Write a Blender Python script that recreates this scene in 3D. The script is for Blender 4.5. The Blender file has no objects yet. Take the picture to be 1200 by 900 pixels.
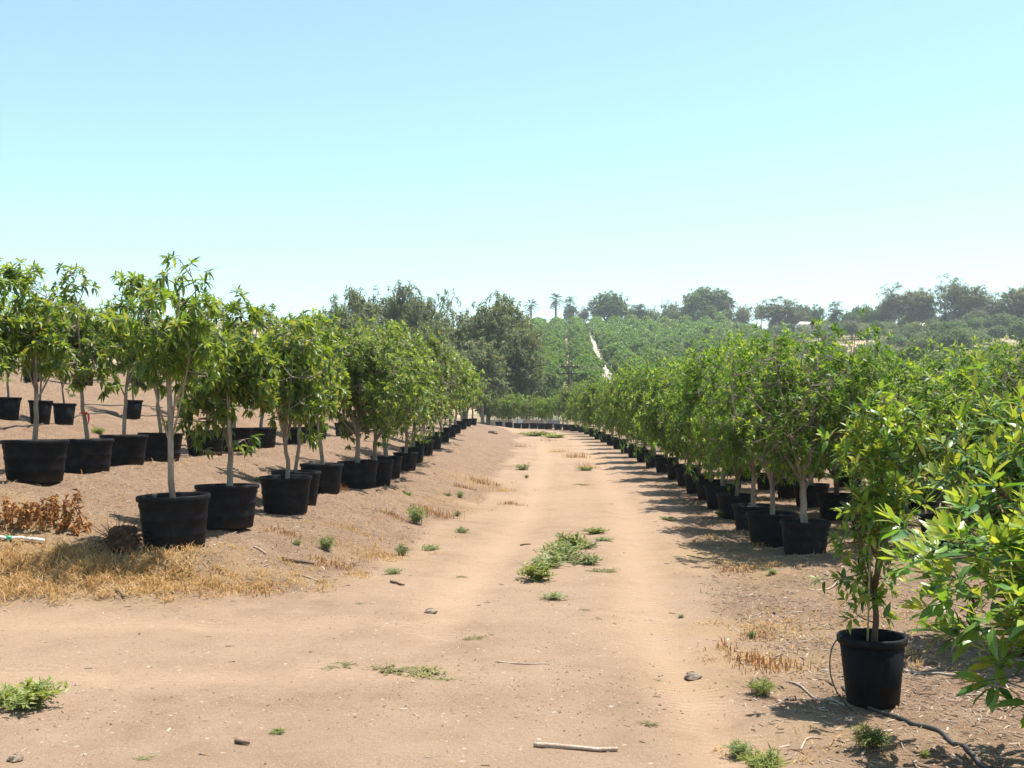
import bpy, math, random
import numpy as np
from mathutils import Vector, Matrix

# ---------------------------------------------------------------- camera, sky, sun, exposure
sc = bpy.context.scene
COL = sc.collection
EYE = 1.65
FPX = 1250.0          # focal length in pixels of a 1200-wide picture
HOR = 489.0           # horizon row

cam_d = bpy.data.cameras.new('camera')
cam_d.sensor_width = 36.0
cam_d.lens = FPX / 1200.0 * 36.0
cam_d.shift_y = (HOR - 450.0) / 1200.0
cam_d.clip_start = 0.05
cam_d.clip_end = 4000
cam = bpy.data.objects.new('camera', cam_d)
COL.objects.link(cam)
cam.location = (0, 0, EYE)
cam.rotation_euler = (math.radians(90), 0, 0)
sc.camera = cam

SUN_EL, SUN_AZ = 71.0, 30.0       # azimuth measured from +X towards +Y
se, sa = math.radians(SUN_EL), math.radians(SUN_AZ)
sun_dir = Vector((math.cos(se) * math.cos(sa), math.cos(se) * math.sin(sa), math.sin(se)))
sd = bpy.data.lights.new('sun', 'SUN')
sd.energy = 5.0
sd.angle = math.radians(0.53)
sd.color = (1.0, 0.955, 0.88)
sun = bpy.data.objects.new('sun', sd)
COL.objects.link(sun)
sun.location = (30, 20, 60)
sun.rotation_euler = sun_dir.to_track_quat('Z', 'Y').to_euler()

w = bpy.data.worlds.new('World')
sc.world = w
w.use_nodes = True
nt = w.node_tree
sky = nt.nodes.new('ShaderNodeTexSky')
sky.sky_type = 'NISHITA'
sky.sun_disc = False
sky.sun_elevation = se
sky.sun_rotation = math.radians(90.0 - SUN_AZ)
sky.air_density = 1.0
sky.dust_density = .6
sky.ozone_density = 0.6
tint = nt.nodes.new('ShaderNodeMix'); tint.data_type = 'RGBA'; tint.blend_type = 'MULTIPLY'; tint.inputs[0].default_value = 1.0
tint.inputs[7].default_value = (.92, 1.07, .98, 1)      # the camera's cyan cast on the sky
nt.links.new(sky.outputs['Color'], tint.inputs[6])
nt.links.new(tint.outputs[2], nt.nodes['Background'].inputs['Color'])
nt.nodes['Background'].inputs['Strength'].default_value = 0.112

sc.view_settings.view_transform = 'Standard'
sc.view_settings.look = 'None'
sc.view_settings.exposure = 1.08
sc.view_settings.gamma = 1.0
sc.view_settings.use_curve_mapping = False
cy = sc.cycles
cy.use_denoising = True
cy.max_bounces = 6
cy.diffuse_bounces = 3
cy.glossy_bounces = 2
cy.transmission_bounces = 4
cy.transparent_max_bounces = 6
cy.volume_bounces = 0
cy.sample_clamp_indirect = 4.0
cy.use_adaptive_sampling = True

# ---------------------------------------------------------------- small helpers
def rgb(*c): return (c[0], c[1], c[2], 1.0)

def tag(o, label=None, cat=None, group=None, kind=None):
    if label: o['label'] = label
    if cat: o['category'] = cat
    if group: o['group'] = group
    if kind: o['kind'] = kind
    return o

def link(name, data, parent=None, loc=None, rotz=0, scale=None):
    o = bpy.data.objects.new(name, data)
    COL.objects.link(o)
    if parent: o.parent = parent
    if loc is not None: o.location = loc
    if rotz: o.rotation_euler = (0, 0, rotz)
    if scale is not None: o.scale = scale if hasattr(scale, '__len__') else (scale,) * 3
    return o

def empty(name, loc, rotz=0):
    o = link(name, None, None, loc, rotz)
    o.empty_display_size = 0.1
    return o

def norm(v):
    v = np.asarray(v, float)
    return v / np.maximum(np.linalg.norm(v, axis=-1, keepdims=True), 1e-9)

def ss(a, b, x):
    t = np.clip((np.asarray(x, float) - a) / (b - a), 0, 1)
    return t * t * (3 - 2 * t)

def vnoise(x, y, seed=0):
    x = np.asarray(x, float); y = np.asarray(y, float)
    xi = np.floor(x).astype(np.int64); yi = np.floor(y).astype(np.int64)
    fx = x - xi; fy = y - yi
    fx = fx * fx * (3 - 2 * fx); fy = fy * fy * (3 - 2 * fy)
    def h(a, b):
        n = (a * 374761393 + b * 668265263 + seed * 974711) & 0x7fffffff
        n = ((n ^ (n >> 13)) * 1274126177) & 0x7fffffff
        return ((n ^ (n >> 16)) & 0xffff) / 65535.0
    return ((h(xi, yi) * (1 - fx) + h(xi + 1, yi) * fx) * (1 - fy) +
            (h(xi, yi + 1) * (1 - fx) + h(xi + 1, yi + 1) * fx) * fy) * 2 - 1

class Geo:
    """collects triangles and quads, builds one mesh"""
    def __init__(s): s.V = []; s.T = []; s.Q = []; s.tm = []; s.qm = []; s.n = 0
    def add(s, V, T=None, Q=None, m=0):
        V = np.asarray(V, np.float32).reshape(-1, 3)
        if T is not None and len(T):
            T = np.asarray(T, np.int64).reshape(-1, 3); s.T.append(T + s.n); s.tm.append(np.full(len(T), m))
        if Q is not None and len(Q):
            Q = np.asarray(Q, np.int64).reshape(-1, 4); s.Q.append(Q + s.n); s.qm.append(np.full(len(Q), m))
        s.V.append(V); s.n += len(V)
    def mesh(s, name, mats, smooth=True):
        me = bpy.data.meshes.new(name)
        V = np.concatenate(s.V) if s.V else np.zeros((0, 3), np.float32)
        T = np.concatenate(s.T) if s.T else np.zeros((0, 3), np.int64)
        Q = np.concatenate(s.Q) if s.Q else np.zeros((0, 4), np.int64)
        nt_, nq = len(T), len(Q)
        me.vertices.add(len(V)); me.vertices.foreach_set('co', V.ravel())
        me.loops.add(nt_ * 3 + nq * 4)
        me.loops.foreach_set('vertex_index', np.concatenate([T.ravel(), Q.ravel()]).astype(np.int32))
        me.polygons.add(nt_ + nq)
        me.polygons.foreach_set('loop_start', np.concatenate([np.arange(nt_) * 3, nt_ * 3 + np.arange(nq) * 4]).astype(np.int32))
        mi = np.concatenate([np.concatenate(s.tm) if s.tm else np.zeros(0), np.concatenate(s.qm) if s.qm else np.zeros(0)]).astype(np.int32)
        for m in (mats if isinstance(mats, (list, tuple)) else [mats]): me.materials.append(m)
        me.polygons.foreach_set('material_index', mi)
        me.polygons.foreach_set('use_smooth', np.full(nt_ + nq, smooth))
        me.update(calc_edges=True)
        me.validate()
        return me
    def box(s, c, d, rz=0.0, m=0, taper=1.0):
        x, y, z = d[0] / 2, d[1] / 2, d[2] / 2
        P = np.array([[-x, -y, -z], [x, -y, -z], [x, y, -z], [-x, y, -z],
                      [-x * taper, -y * taper, z], [x * taper, -y * taper, z], [x * taper, y * taper, z], [-x * taper, y * taper, z]])
        ca, sa_ = math.cos(rz), math.sin(rz)
        P = np.stack([P[:, 0] * ca - P[:, 1] * sa_, P[:, 0] * sa_ + P[:, 1] * ca, P[:, 2]], 1) + np.asarray(c)
        s.add(P, Q=[[0, 3, 2, 1], [4, 5, 6, 7], [0, 1, 5, 4], [1, 2, 6, 5], [2, 3, 7, 6], [3, 0, 4, 7]], m=m)
    def tube(s, pts, rad, n=6, m=0, cap=True):
        P = np.asarray(pts, float); k = len(P)
        R = np.broadcast_to(np.asarray(rad, float), (k,))
        D = np.gradient(P, axis=0); D = norm(D)
        ref = np.array([0.31, 0.95, 0.05]) if abs(D[:, 2]).mean() > 0.6 else np.array([0.02, 0.05, 1.0])
        A = norm(np.cross(D, ref)); B = np.cross(D, A)
        a = np.arange(n) * 2 * math.pi / n
        V = P[:, None] + R[:, None, None] * (A[:, None] * np.cos(a)[None, :, None] + B[:, None] * np.sin(a)[None, :, None])
        V = V.reshape(-1, 3)
        i = np.arange(k - 1)[:, None] * n; j = np.arange(n)[None]; j2 = (j + 1) % n
        Q = np.stack([i + j, i + j2, i + n + j2, i + n + j], -1).reshape(-1, 4)
        T = []
        if cap:
            V = np.vstack([V, P[:1], P[-1:]])
            e = k * n
            T = [[e, (q + 1) % n, q] for q in range(n)] + [[e + 1, (k - 1) * n + q, (k - 1) * n + (q + 1) % n] for q in range(n)]
        s.add(V, T=T, Q=Q, m=m)
    def lathe(s, prof, n=32, m=0, wob=None):
        prof = np.asarray(prof, float); k = len(prof)
        a = np.arange(n) * 2 * math.pi / n
        r = prof[:, 0][:, None] * (np.ones(n)[None] if wob is None else wob(a)[None])
        V = np.stack([r * np.cos(a), r * np.sin(a), np.broadcast_to(prof[:, 1][:, None], r.shape)], -1).reshape(-1, 3)
        i = np.arange(k - 1)[:, None] * n; j = np.arange(n)[None]; j2 = (j + 1) % n
        s.add(V, Q=np.stack([i + j, i + j2, i + n + j2, i + n + j], -1).reshape(-1, 4), m=m)

def bez(a, b, c, n=5):
    t = np.linspace(0, 1, n)[:, None]
    return (1 - t) ** 2 * np.asarray(a) + 2 * t * (1 - t) * np.asarray(b) + t * t * np.asarray(c)

ORD = ['zeroth', 'first', 'second', 'third', 'fourth', 'fifth', 'sixth', 'seventh', 'eighth', 'ninth', 'tenth', 'eleventh', 'twelfth',
       'thirteenth', 'fourteenth', 'fifteenth', 'sixteenth', 'seventeenth', 'eighteenth', 'nineteenth', 'twentieth', 'twenty-first',
       'twenty-second', 'twenty-third', 'twenty-fourth', 'twenty-fifth', 'twenty-sixth', 'twenty-seventh', 'twenty-eighth', 'twenty-ninth', 'thirtieth', 'thirty-first',
       'thirty-second', 'thirty-third', 'thirty-fourth', 'thirty-fifth', 'thirty-sixth', 'thirty-seventh', 'thirty-eighth', 'thirty-ninth', 'fortieth']

# ---------------------------------------------------------------- materials
def newmat(name):
    m = bpy.data.materials.new(name); m.use_nodes = True
    t = m.node_tree; t.nodes.clear()
    out = t.nodes.new('ShaderNodeOutputMaterial')
    return m, t, out

def N(t, kind, **kw):
    n = t.nodes.new(kind)
    for k, v in kw.items():
        if k in n.inputs: n.inputs[k].default_value = v
        else: setattr(n, k, v)
    return n

def ramp(t, src, stops):
    r = t.nodes.new('ShaderNodeValToRGB')
    e = r.color_ramp.elements
    e[0].position, e[0].color = stops[0][0], rgb(*stops[0][1])
    e[1].position, e[1].color = stops[-1][0], rgb(*stops[-1][1])
    for p, c in stops[1:-1]:
        q = e.new(p); q.color = rgb(*c)
    t.links.new(src, r.inputs['Fac'])
    return r.outputs['Color']

def mixc(t, fac, a, b, blend='MIX'):
    n = t.nodes.new('ShaderNodeMix'); n.data_type = 'RGBA'; n.blend_type = blend
    for sock, v in ((n.inputs[0], fac), (n.inputs[6], a), (n.inputs[7], b)):
        if isinstance(v, (int, float)): sock.default_value = v
        elif isinstance(v, tuple): sock.default_value = rgb(*v) if len(v) == 3 else v
        else: t.links.new(v, sock)
    return n.outputs[2]

def math_(t, op, a, b=0.0):
    n = t.nodes.new('ShaderNodeMath'); n.operation = op
    for i, v in enumerate((a, b)):
        if isinstance(v, (int, float)): n.inputs[i].default_value = v
        else: t.links.new(v, n.inputs[i])
    return n.outputs[0]

def noise(t, scale, detail=3, rough=0.55, vec=None):
    n = N(t, 'ShaderNodeTexNoise', Scale=scale, Detail=detail, Roughness=rough)
    if vec is not None: t.links.new(vec, n.inputs['Vector'])
    return n.outputs['Fac']

def leaf_mat(name, stops, trans=0.4, rough=0.45, spec=0.5, tint=(1.25, 1.15, 0.5), vary=0.35, vein=False):
    """leaf: diffuse + translucent + soft gloss, its own colour for every leaf (islands) and every plant"""
    m, t, out = newmat(name)
    g = N(t, 'ShaderNodeNewGeometry'); oi = N(t, 'ShaderNodeObjectInfo')
    f = math_(t, 'FRACT', math_(t, 'ADD', g.outputs['Random Per Island'], oi.outputs['Random']))
    c = ramp(t, f, stops)
    h = N(t, 'ShaderNodeHueSaturation')
    t.links.new(c, h.inputs['Color'])
    t.links.new(math_(t, 'ADD', math_(t, 'MULTIPLY', oi.outputs['Random'], vary), 1.0 - vary / 2), h.inputs['Value'])
    c = h.outputs['Color']
    b = N(t, 'ShaderNodeBsdfPrincipled', Roughness=rough)
    b.inputs['Specular IOR Level'].default_value = spec
    if vein:      # single leaves run 0..1 along Y of their own mesh: pale midrib, side veins, dry tip on some
        xyz = N(t, 'ShaderNodeSeparateXYZ'); t.links.new(N(t, 'ShaderNodeTexCoord').outputs['Object'], xyz.inputs[0])
        ax = math_(t, 'ABSOLUTE', xyz.outputs[0])
        rib = math_(t, 'LESS_THAN', ax, .011)
        side = math_(t, 'GREATER_THAN', math_(t, 'SINE', math_(t, 'MULTIPLY', math_(t, 'SUBTRACT', xyz.outputs[1], math_(t, 'MULTIPLY', ax, .9)), 62.0)), .88)
        c = mixc(t, math_(t, 'MULTIPLY', math_(t, 'MAXIMUM', rib, math_(t, 'MULTIPLY', side, .45)), .55), c, (.34, .38, .12))
        tipm = math_(t, 'MULTIPLY', math_(t, 'GREATER_THAN', math_(t, 'ADD', xyz.outputs[1], math_(t, 'MULTIPLY', noise(t, 6, 2), .2)), 1.03), math_(t, 'GREATER_THAN', oi.outputs['Random'], .6))
        c = mixc(t, tipm, c, (.28, .17, .06))
        c = mixc(t, math_(t, 'MULTIPLY', math_(t, 'GREATER_THAN', noise(t, 9, 3), .62), .3), c, (.20, .20, .07))
    t.links.new(c, b.inputs['Base Color'])
    tr = N(t, 'ShaderNodeBsdfTranslucent')
    t.links.new(mixc(t, 1.0, c, tint, 'MULTIPLY'), tr.inputs['Color'])
    mx = N(t, 'ShaderNodeMixShader'); mx.inputs[0].default_value = trans
    t.links.new(b.outputs[0], mx.inputs[1]); t.links.new(tr.outputs[0], mx.inputs[2])
    t.links.new(mx.outputs[0], out.inputs['Surface'])
    return m

def plain_mat(name, stops, scale=8, rough=0.8, spec=0.3, bump=0.0, bscale=30, stretch=None, objvary=0.0):
    m, t, out = newmat(name)
    tc = N(t, 'ShaderNodeTexCoord'); vec = tc.outputs['Object']
    if stretch:
        mp = N(t, 'ShaderNodeMapping'); mp.inputs['Scale'].default_value = stretch
        t.links.new(vec, mp.inputs['Vector']); vec = mp.outputs['Vector']
    c = ramp(t, noise(t, scale, 5, 0.6, vec), stops)
    if objvary:
        oi = N(t, 'ShaderNodeObjectInfo'); h = N(t, 'ShaderNodeHueSaturation')
        t.links.new(c, h.inputs['Color'])
        t.links.new(math_(t, 'ADD', math_(t, 'MULTIPLY', oi.outputs['Random'], objvary), 1 - objvary / 2), h.inputs['Value'])
        c = h.outputs['Color']
    b = N(t, 'ShaderNodeBsdfPrincipled', Roughness=rough)
    b.inputs['Specular IOR Level'].default_value = spec
    t.links.new(c, b.inputs['Base Color'])
    if bump:
        bp = N(t, 'ShaderNodeBump', Strength=bump, Distance=0.02)
        t.links.new(noise(t, bscale, 4, 0.6, vec), bp.inputs['Height'])
        t.links.new(bp.outputs[0], b.inputs['Normal'])
    t.links.new(b.outputs[0], out.inputs['Surface'])
    return m

def island_mat(name, stops, rough=0.85, trans=0.0):
    m, t, out = newmat(name)
    g = N(t, 'ShaderNodeNewGeometry'); oi = N(t, 'ShaderNodeObjectInfo')
    c = ramp(t, math_(t, 'FRACT', math_(t, 'ADD', g.outputs['Random Per Island'], oi.outputs['Random'])), stops)
    b = N(t, 'ShaderNodeBsdfPrincipled', Roughness=rough); b.inputs['Specular IOR Level'].default_value = 0.25
    t.links.new(c, b.inputs['Base Color'])
    sh = b.outputs[0]
    if trans:
        tr = N(t, 'ShaderNodeBsdfTranslucent'); t.links.new(c, tr.inputs['Color'])
        mx = N(t, 'ShaderNodeMixShader'); mx.inputs[0].default_value = trans
        t.links.new(sh, mx.inputs[1]); t.links.new(tr.outputs[0], mx.inputs[2]); sh = mx.outputs[0]
    t.links.new(sh, out.inputs['Surface'])
    return m

M = {}
M['mango'] = leaf_mat('mango_leaf', [(0, (0.054, 0.105, 0.017)), (.45, (0.114, 0.195, 0.029)), (.8, (0.194, 0.269, 0.041)), (1, (0.302, 0.336, 0.055))], .5, .42, .45)
M['mango_young'] = leaf_mat('mango_young_leaf', [(0, (0.153, 0.235, 0.035)), (.7, (0.252, 0.325, 0.050)), (1, (0.342, 0.280, 0.060))], .5, .42, .5)
M['bushy'] = leaf_mat('bushy_leaf', [(0, (0.053, 0.102, 0.021)), (.5, (0.110, 0.180, 0.037)), (.85, (0.188, 0.255, 0.058)), (1, (0.334, 0.360, 0.127))], .48, .45, .4)
M['ficus'] = leaf_mat('row_leaf', [(0, (0.049, 0.115, 0.016)), (.5, (0.100, 0.202, 0.023)), (.85, (0.164, 0.274, 0.033)), (1, (0.243, 0.340, 0.052))], .52, .45, .35)
M['ficus_young'] = leaf_mat('row_young_leaf', [(0, (0.182, 0.282, 0.039)), (1, (0.308, 0.384, 0.058))], .55, .45, .35)
M['leafy'] = leaf_mat('yellow_green_leaf', [(0, (.052, .115, .018)), (.5, (.105, .195, .028)), (.85, (.165, .265, .038)), (1, (.25, .32, .05))], .52, .45, .35)
M['leafy_young'] = leaf_mat('yellow_young_leaf', [(0, (.19, .29, .04)), (1, (.29, .36, .055))], .55, .45, .35)
M['broad'] = leaf_mat('broad_leaf', [(0, (0.054, 0.138, 0.023)), (.5, (0.102, 0.224, 0.031)), (1, (0.180, 0.316, 0.046))], .46, .34, .6)
M['broad_young'] = leaf_mat('broad_young_leaf', [(0, (0.167, 0.267, 0.030)), (.6, (0.274, 0.345, 0.048)), (1, (0.391, 0.401, 0.084))], .48, .32, .6)
M['broad_single'] = leaf_mat('broad_single_leaf', [(0, (0.054, 0.138, 0.023)), (.5, (0.102, 0.224, 0.031)), (1, (0.180, 0.316, 0.046))], .46, .34, .5, vein=True)
M['broad_young_single'] = leaf_mat('broad_young_single_leaf', [(0, (0.167, 0.267, 0.030)), (.6, (0.274, 0.345, 0.048)), (1, (0.391, 0.401, 0.084))], .48, .32, .5, vein=True)
M['narrow'] = leaf_mat('narrow_tree_leaf', [(0, (0.061, 0.132, 0.022)), (.5, (0.128, 0.240, 0.035)), (.85, (0.236, 0.340, 0.052)), (1, (0.377, 0.333, 0.058))], .46, .4, .5)
M['euc'] = leaf_mat('gum_leaf', [(0, (0.083, 0.116, 0.059)), (.5, (0.138, 0.173, 0.089)), (1, (0.210, 0.243, 0.136))], .3, .55, .3)
M['dark'] = leaf_mat('dark_tree_leaf', [(0, (0.058, 0.116, 0.045)), (.6, (0.104, 0.177, 0.063)), (1, (0.169, 0.241, 0.090))], .3, .55, .3)
M['orchard'] = leaf_mat('orchard_leaf', [(0, (0.048, 0.114, 0.018)), (.5, (0.102, 0.206, 0.025)), (1, (0.204, 0.286, 0.035))], .35, .5, .4)
M['scrub'] = leaf_mat('scrub_leaf', [(0, (0.086, 0.137, 0.049)), (.5, (0.151, 0.211, 0.075)), (1, (0.238, 0.281, 0.111))], .3, .6, .2)
M['palm'] = leaf_mat('palm_leaf', [(0, (.05, .06, .03)), (1, (.10, .10, .05))], .25, .55, .3)
M['magenta'] = leaf_mat('bougainvillea_bract', [(0, (.32, .03, .11)), (.7, (.45, .05, .17)), (1, (.10, .13, .04))], .4, .6, .2, (1.1, .9, 1.0))
M['weed'] = leaf_mat('weed_leaf', [(0, (.14, .19, .075)), (.6, (.23, .28, .125)), (1, (.34, .36, .21))], .35, .6, .3)
M['weed_light'] = leaf_mat('weed_light_leaf', [(0, (0.150, 0.202, 0.054)), (1, (0.300, 0.324, 0.117))], .4, .55, .3)
M['weed_dry'] = leaf_mat('weed_dull_leaf', [(0, (.20, .19, .085)), (.6, (.28, .27, .13)), (1, (.38, .32, .18))], .3, .65, .2)
M['straw'] = island_mat('straw', [(0, (0.373, 0.213, 0.078)), (.5, (0.539, 0.338, 0.135)), (1, (0.663, 0.464, 0.231))], .8, .45)
M['rust'] = island_mat('dead_stalk', [(0, (0.210, 0.085, 0.028)), (.5, (0.357, 0.160, 0.053)), (1, (0.503, 0.263, 0.098))], .85, .2)
M['chips'] = island_mat('wood_chip', [(0, (0.121, 0.078, 0.050)), (.4, (0.243, 0.164, 0.109)), (.75, (0.337, 0.247, 0.175)), (1, (0.467, 0.380, 0.301))], .85)
M['pebble'] = island_mat('pebble', [(0, (0.107, 0.071, 0.045)), (.5, (0.273, 0.180, 0.117)), (1, (0.449, 0.343, 0.242))], .9)
M['bark_pale'] = plain_mat('pale_bark', [(.3, (0.165, 0.126, 0.095)), (.55, (0.285, 0.229, 0.182)), (.75, (0.390, 0.333, 0.277))], 9, .85, .2, .5, 40, (1, 1, .35))
M['bark_brown'] = plain_mat('brown_bark', [(.3, (0.075, 0.048, 0.033)), (.6, (0.150, 0.104, 0.073)), (.8, (0.225, 0.170, 0.124))], 9, .85, .2, .5, 40, (1, 1, .4))
M['bark_far'] = plain_mat('grey_bark', [(.3, (.16, .13, .10)), (.7, (.30, .25, .20))], 2, .9, .2)
M['pot'] = plain_mat('black_plastic', [(.25, (.006, .006, .0075)), (.6, (.009, .009, .011)), (.85, (.024, .021, .019))], 3.2, .6, .09, .12, 24, None, .3)
def dusty(m):
    t = m.node_tree; b = next(n for n in t.nodes if n.type == 'BSDF_PRINCIPLED')
    src = b.inputs['Base Color'].links[0].from_socket
    xyz = N(t, 'ShaderNodeSeparateXYZ'); tc = N(t, 'ShaderNodeTexCoord'); t.links.new(tc.outputs['Object'], xyz.inputs[0])
    nz = noise(t, 7, 5, .65, tc.outputs['Object'])
    low_ = ramp(t, math_(t, 'ADD', math_(t, 'MULTIPLY', xyz.outputs[2], 2.6), math_(t, 'MULTIPLY', nz, .9)), [(.40, (1, 1, 1)), (.78, (0, 0, 0))])
    film = ramp(t, nz, [(.48, (0, 0, 0)), (.72, (1, 1, 1))])
    oi = N(t, 'ShaderNodeObjectInfo')
    c = mixc(t, math_(t, 'MULTIPLY', low_, .13), src, (.20, .145, .10))
    c = mixc(t, math_(t, 'MULTIPLY', film, math_(t, 'MULTIPLY', oi.outputs['Random'], .13)), c, (.20, .16, .13))
    t.links.new(c, b.inputs['Base Color'])
dusty(M['pot'])
M['pot_brown'] = plain_mat('brown_plastic', [(.25, (.030, .018, .013)), (.7, (.055, .033, .024))], 3.2, .45, .45, .1, 24)
M['soil'] = plain_mat('potting_soil', [(.3, (.05, .032, .02)), (.6, (.12, .08, .05)), (.8, (.24, .17, .11))], 26, .95, .1, .8, 60)
M['rock'] = plain_mat('field_stone', [(.3, (.16, .115, .08)), (.8, (.34, .27, .20))], 9, .95, .1, .6, 30)
M['hose'] = plain_mat('black_hose', [(.3, (.03, .03, .03)), (.8, (.10, .09, .08))], 6, .5, .4)
M['hose_dusty'] = plain_mat('dusty_hose', [(.3, (.22, .17, .13)), (.8, (.42, .34, .27))], 6, .7, .3)
M['pvc'] = plain_mat('white_pvc', [(.3, (.62, .60, .56)), (.8, (.80, .79, .76))], 5, .4, .5)
M['green_tie'] = plain_mat('green_plastic', [(.3, (.02, .22, .10)), (.8, (.03, .32, .15))], 5, .4, .5)
M['red_tie'] = plain_mat('red_ribbon', [(.3, (.55, .03, .03)), (.8, (.75, .07, .05))], 5, .5, .3)
M['stick'] = plain_mat('bleached_wood', [(.3, (0.320, 0.216, 0.152)), (.6, (0.464, 0.352, 0.272)), (.8, (0.560, 0.480, 0.400))], 12, .8, .2, .5, 60, (1, 1, 1))
M['bamboo'] = plain_mat('bamboo', [(.3, (.34, .25, .14)), (.8, (.52, .42, .26))], 12, .6, .3)
M['root'] = plain_mat('root_soil', [(.3, (.045, .028, .018)), (.6, (.11, .07, .045)), (.85, (.20, .14, .09))], 14, .95, .1, .9, 40)
M['pole'] = plain_mat('weathered_pole', [(.3, (.05, .04, .032)), (.8, (.12, .10, .08))], 3, .9, .1)
M['white_wall'] = plain_mat('white_render', [(.3, (0.561, 0.535, 0.493)), (.8, (0.680, 0.663, 0.629))], 2, .8, .2, .1, 8)
M['tan_wall'] = plain_mat('tan_panel', [(.3, (.34, .24, .19)), (.8, (.50, .38, .31))], 2, .85, .2, .2, 9)
M['grey_wall'] = plain_mat('grey_panel', [(.3, (.22, .22, .22)), (.8, (.36, .35, .34))], 2, .85, .2, .2, 9)
M['roof_pale'] = plain_mat('pale_roof', [(.3, (.60, .58, .55)), (.8, (.78, .77, .75))], 1, .7, .3)
M['roof_red'] = plain_mat('salmon_roof', [(.3, (.42, .20, .13)), (.8, (.56, .31, .22))], 1, .8, .2)
M['glass'] = plain_mat('window_glass', [(.3, (.02, .025, .03)), (.8, (.05, .06, .07))], 1, .1, .6)
M['slab'] = plain_mat('pale_concrete', [(.3, (0.400, 0.352, 0.288)), (.8, (0.544, 0.496, 0.432))], 1.5, .9, .2)

# ---------------------------------------------------------------- terrain
RY = [-40, 0, 9.0, 10.3, 13.7, 20, 29, 45, 66, 80, 92, 104, 130, 200]
EL = [-3.4, -3.0, -2.4, -1.75, -1.1, -.6, -.25, .1, .4, -.4, -3.5, -10, -30, -80]
ER = [1.6, 1.5, 1.9, 2.15, 2.5, 3.0, 3.5, 4.1, 4.4, 3.6, 1.2, -4.5, -22, -74]
CY_ = [-40, 0, 8, 12.8, 18, 40, 60, 75, 90, 104, 130]
CX_ = [-2.0, -1.2, .2, .65, 1.15, 2.25, 2.55, 2.3, -.8, -7, -26]
def edgeL(y): return np.interp(y, RY, EL)
def edgeR(y): return np.interp(y, RY, ER)
def roadC(y): return np.interp(y, CY_, CX_)
ZY = [-60, 25, 75, 95, 104, 122, 150, 180, 250, 330, 400, 430, 600, 1000]
ZZ = [0, 0, .6, .7, .55, .9, 3.4, 6.6, 14.8, 25.2, 34.6, 36.2, 38, 38]
BD = [-1, 0, .5, 1.5, 2.2, 3.0, 3.9, 6.0, 8.0, 11.0, 15, 30, 120, 600]
BZ = [0, 0, .10, .36, .42, .62, .90, .94, 1.5, 2.4, 3.2, 4.2, 5, 6]
PADS = []
def smooth_interp(x, X, Z, r):
    return (np.interp(x - r, X, Z) + 2 * np.interp(x, X, Z) + np.interp(x + r, X, Z)) / 4
def zbase(x, y):
    x = np.asarray(x, float); y = np.asarray(y, float)
    z = smooth_interp(y, ZY, ZZ, np.clip(np.abs(y) * .06, .5, 14))
    xb = np.where(y > 66, edgeL(66.0), edgeL(y))
    d = xb - x
    wob = .25 * vnoise(x * .6, y * .25, 5)
    fy = ss(9.1, 11.4, y + .25 * vnoise(x * .8, y * .1, 7) + .12 * np.clip(-x - 3, 0, 10))
    fy = fy * (1 - ss(72, 110, y) * .8)
    z = z + smooth_interp(d + wob * .5, BD, BZ, .25) * fy
    far = ss(120, 190, y)
    z = z + far * (2.2 * vnoise(x / 60, y / 60, 11) + .8 * vnoise(x / 19, y / 19, 12))
    # right hand part of the hill stands a bit nearer
    z = z + ss(35, 120, x) * ss(110, 230, y) * (1 - ss(300, 420, y)) * 3.5
    return z
def masks(x, y):
    el, er = edgeL(y), edgeR(y)
    wob = .35 * vnoise(x * .9, y * .45, 21) + .2 * vnoise(x * 2.7, y * 1.3, 22)
    road = ss(-.25, .25, x - el + wob) * ss(-.3, .35, er - x + wob)
    near = 1 - ss(9.0, 10.2, y + wob * .6 + .12 * np.clip(-x - 3, 0, 10))
    road = np.maximum(road, near * ss(-.4, .5, er - x + wob) * ss(-40, -30, x))
    c = roadC(y)
    rut = np.exp(-((np.abs(x - c) - .86) / .27) ** 2) * ss(6.5, 10, y)
    for yy, sl in ((8.7, .03), (7.05, .06)):
        rut = np.maximum(rut, .5 * np.exp(-((y - yy - sl * x - .1 * np.sin(x * .7)) / .28) ** 2) * (1 - ss(-1.5, .8, x)))
    rut = np.maximum(rut, .8 * np.exp(-((x - 1.05 - .02 * (y - 5)) / .2) ** 2) * (1 - ss(7, 11, y)))
    return road, rut
def ground_z(x, y, fine=True):
    x = np.asarray(x, float); y = np.asarray(y, float)
    z = zbase(x, y)
    for (px_, py_, pr) in PADS:
        dd = np.hypot(x - px_, y - py_)
        if np.ndim(dd) == 0:
            if dd < pr * 1.9: z = z + (1 - ss(pr, pr * 1.9, dd)) * (float(zbase(px_, py_)) - z)
        else:
            k = dd < pr * 1.9
            if k.any(): z[k] += (1 - ss(pr, pr * 1.9, dd[k])) * (float(zbase(px_, py_)) - z[k])
    if fine:
        road, rut = masks(x, y)
        nf = 1 - ss(30, 60, y)
        z = z + nf * ((.009 + .022 * (1 - road)) * vnoise(x * 2.1, y * 2.1, 31) + (.010 + .012 * (1 - road)) * vnoise(x * 6.3, y * 6.3, 32)
                      + (.005 + .006 * (1 - road)) * vnoise(x * 14, y * 14, 33) + .018 * vnoise(x * .5, y * .5, 34) * road - .04 * rut + .02 * np.exp(-((np.abs(np.abs(x - roadC(y)) - .86) - .42) / .09) ** 2) * ss(7.5, 11, y) * (.5 + .5 * vnoise(x * .7, y * 1.3, 35)))
    return z
def gz(x, y): return float(ground_z(x, y))
def X_of(px, Y): return (px - 600.0) / FPX * Y
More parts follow.
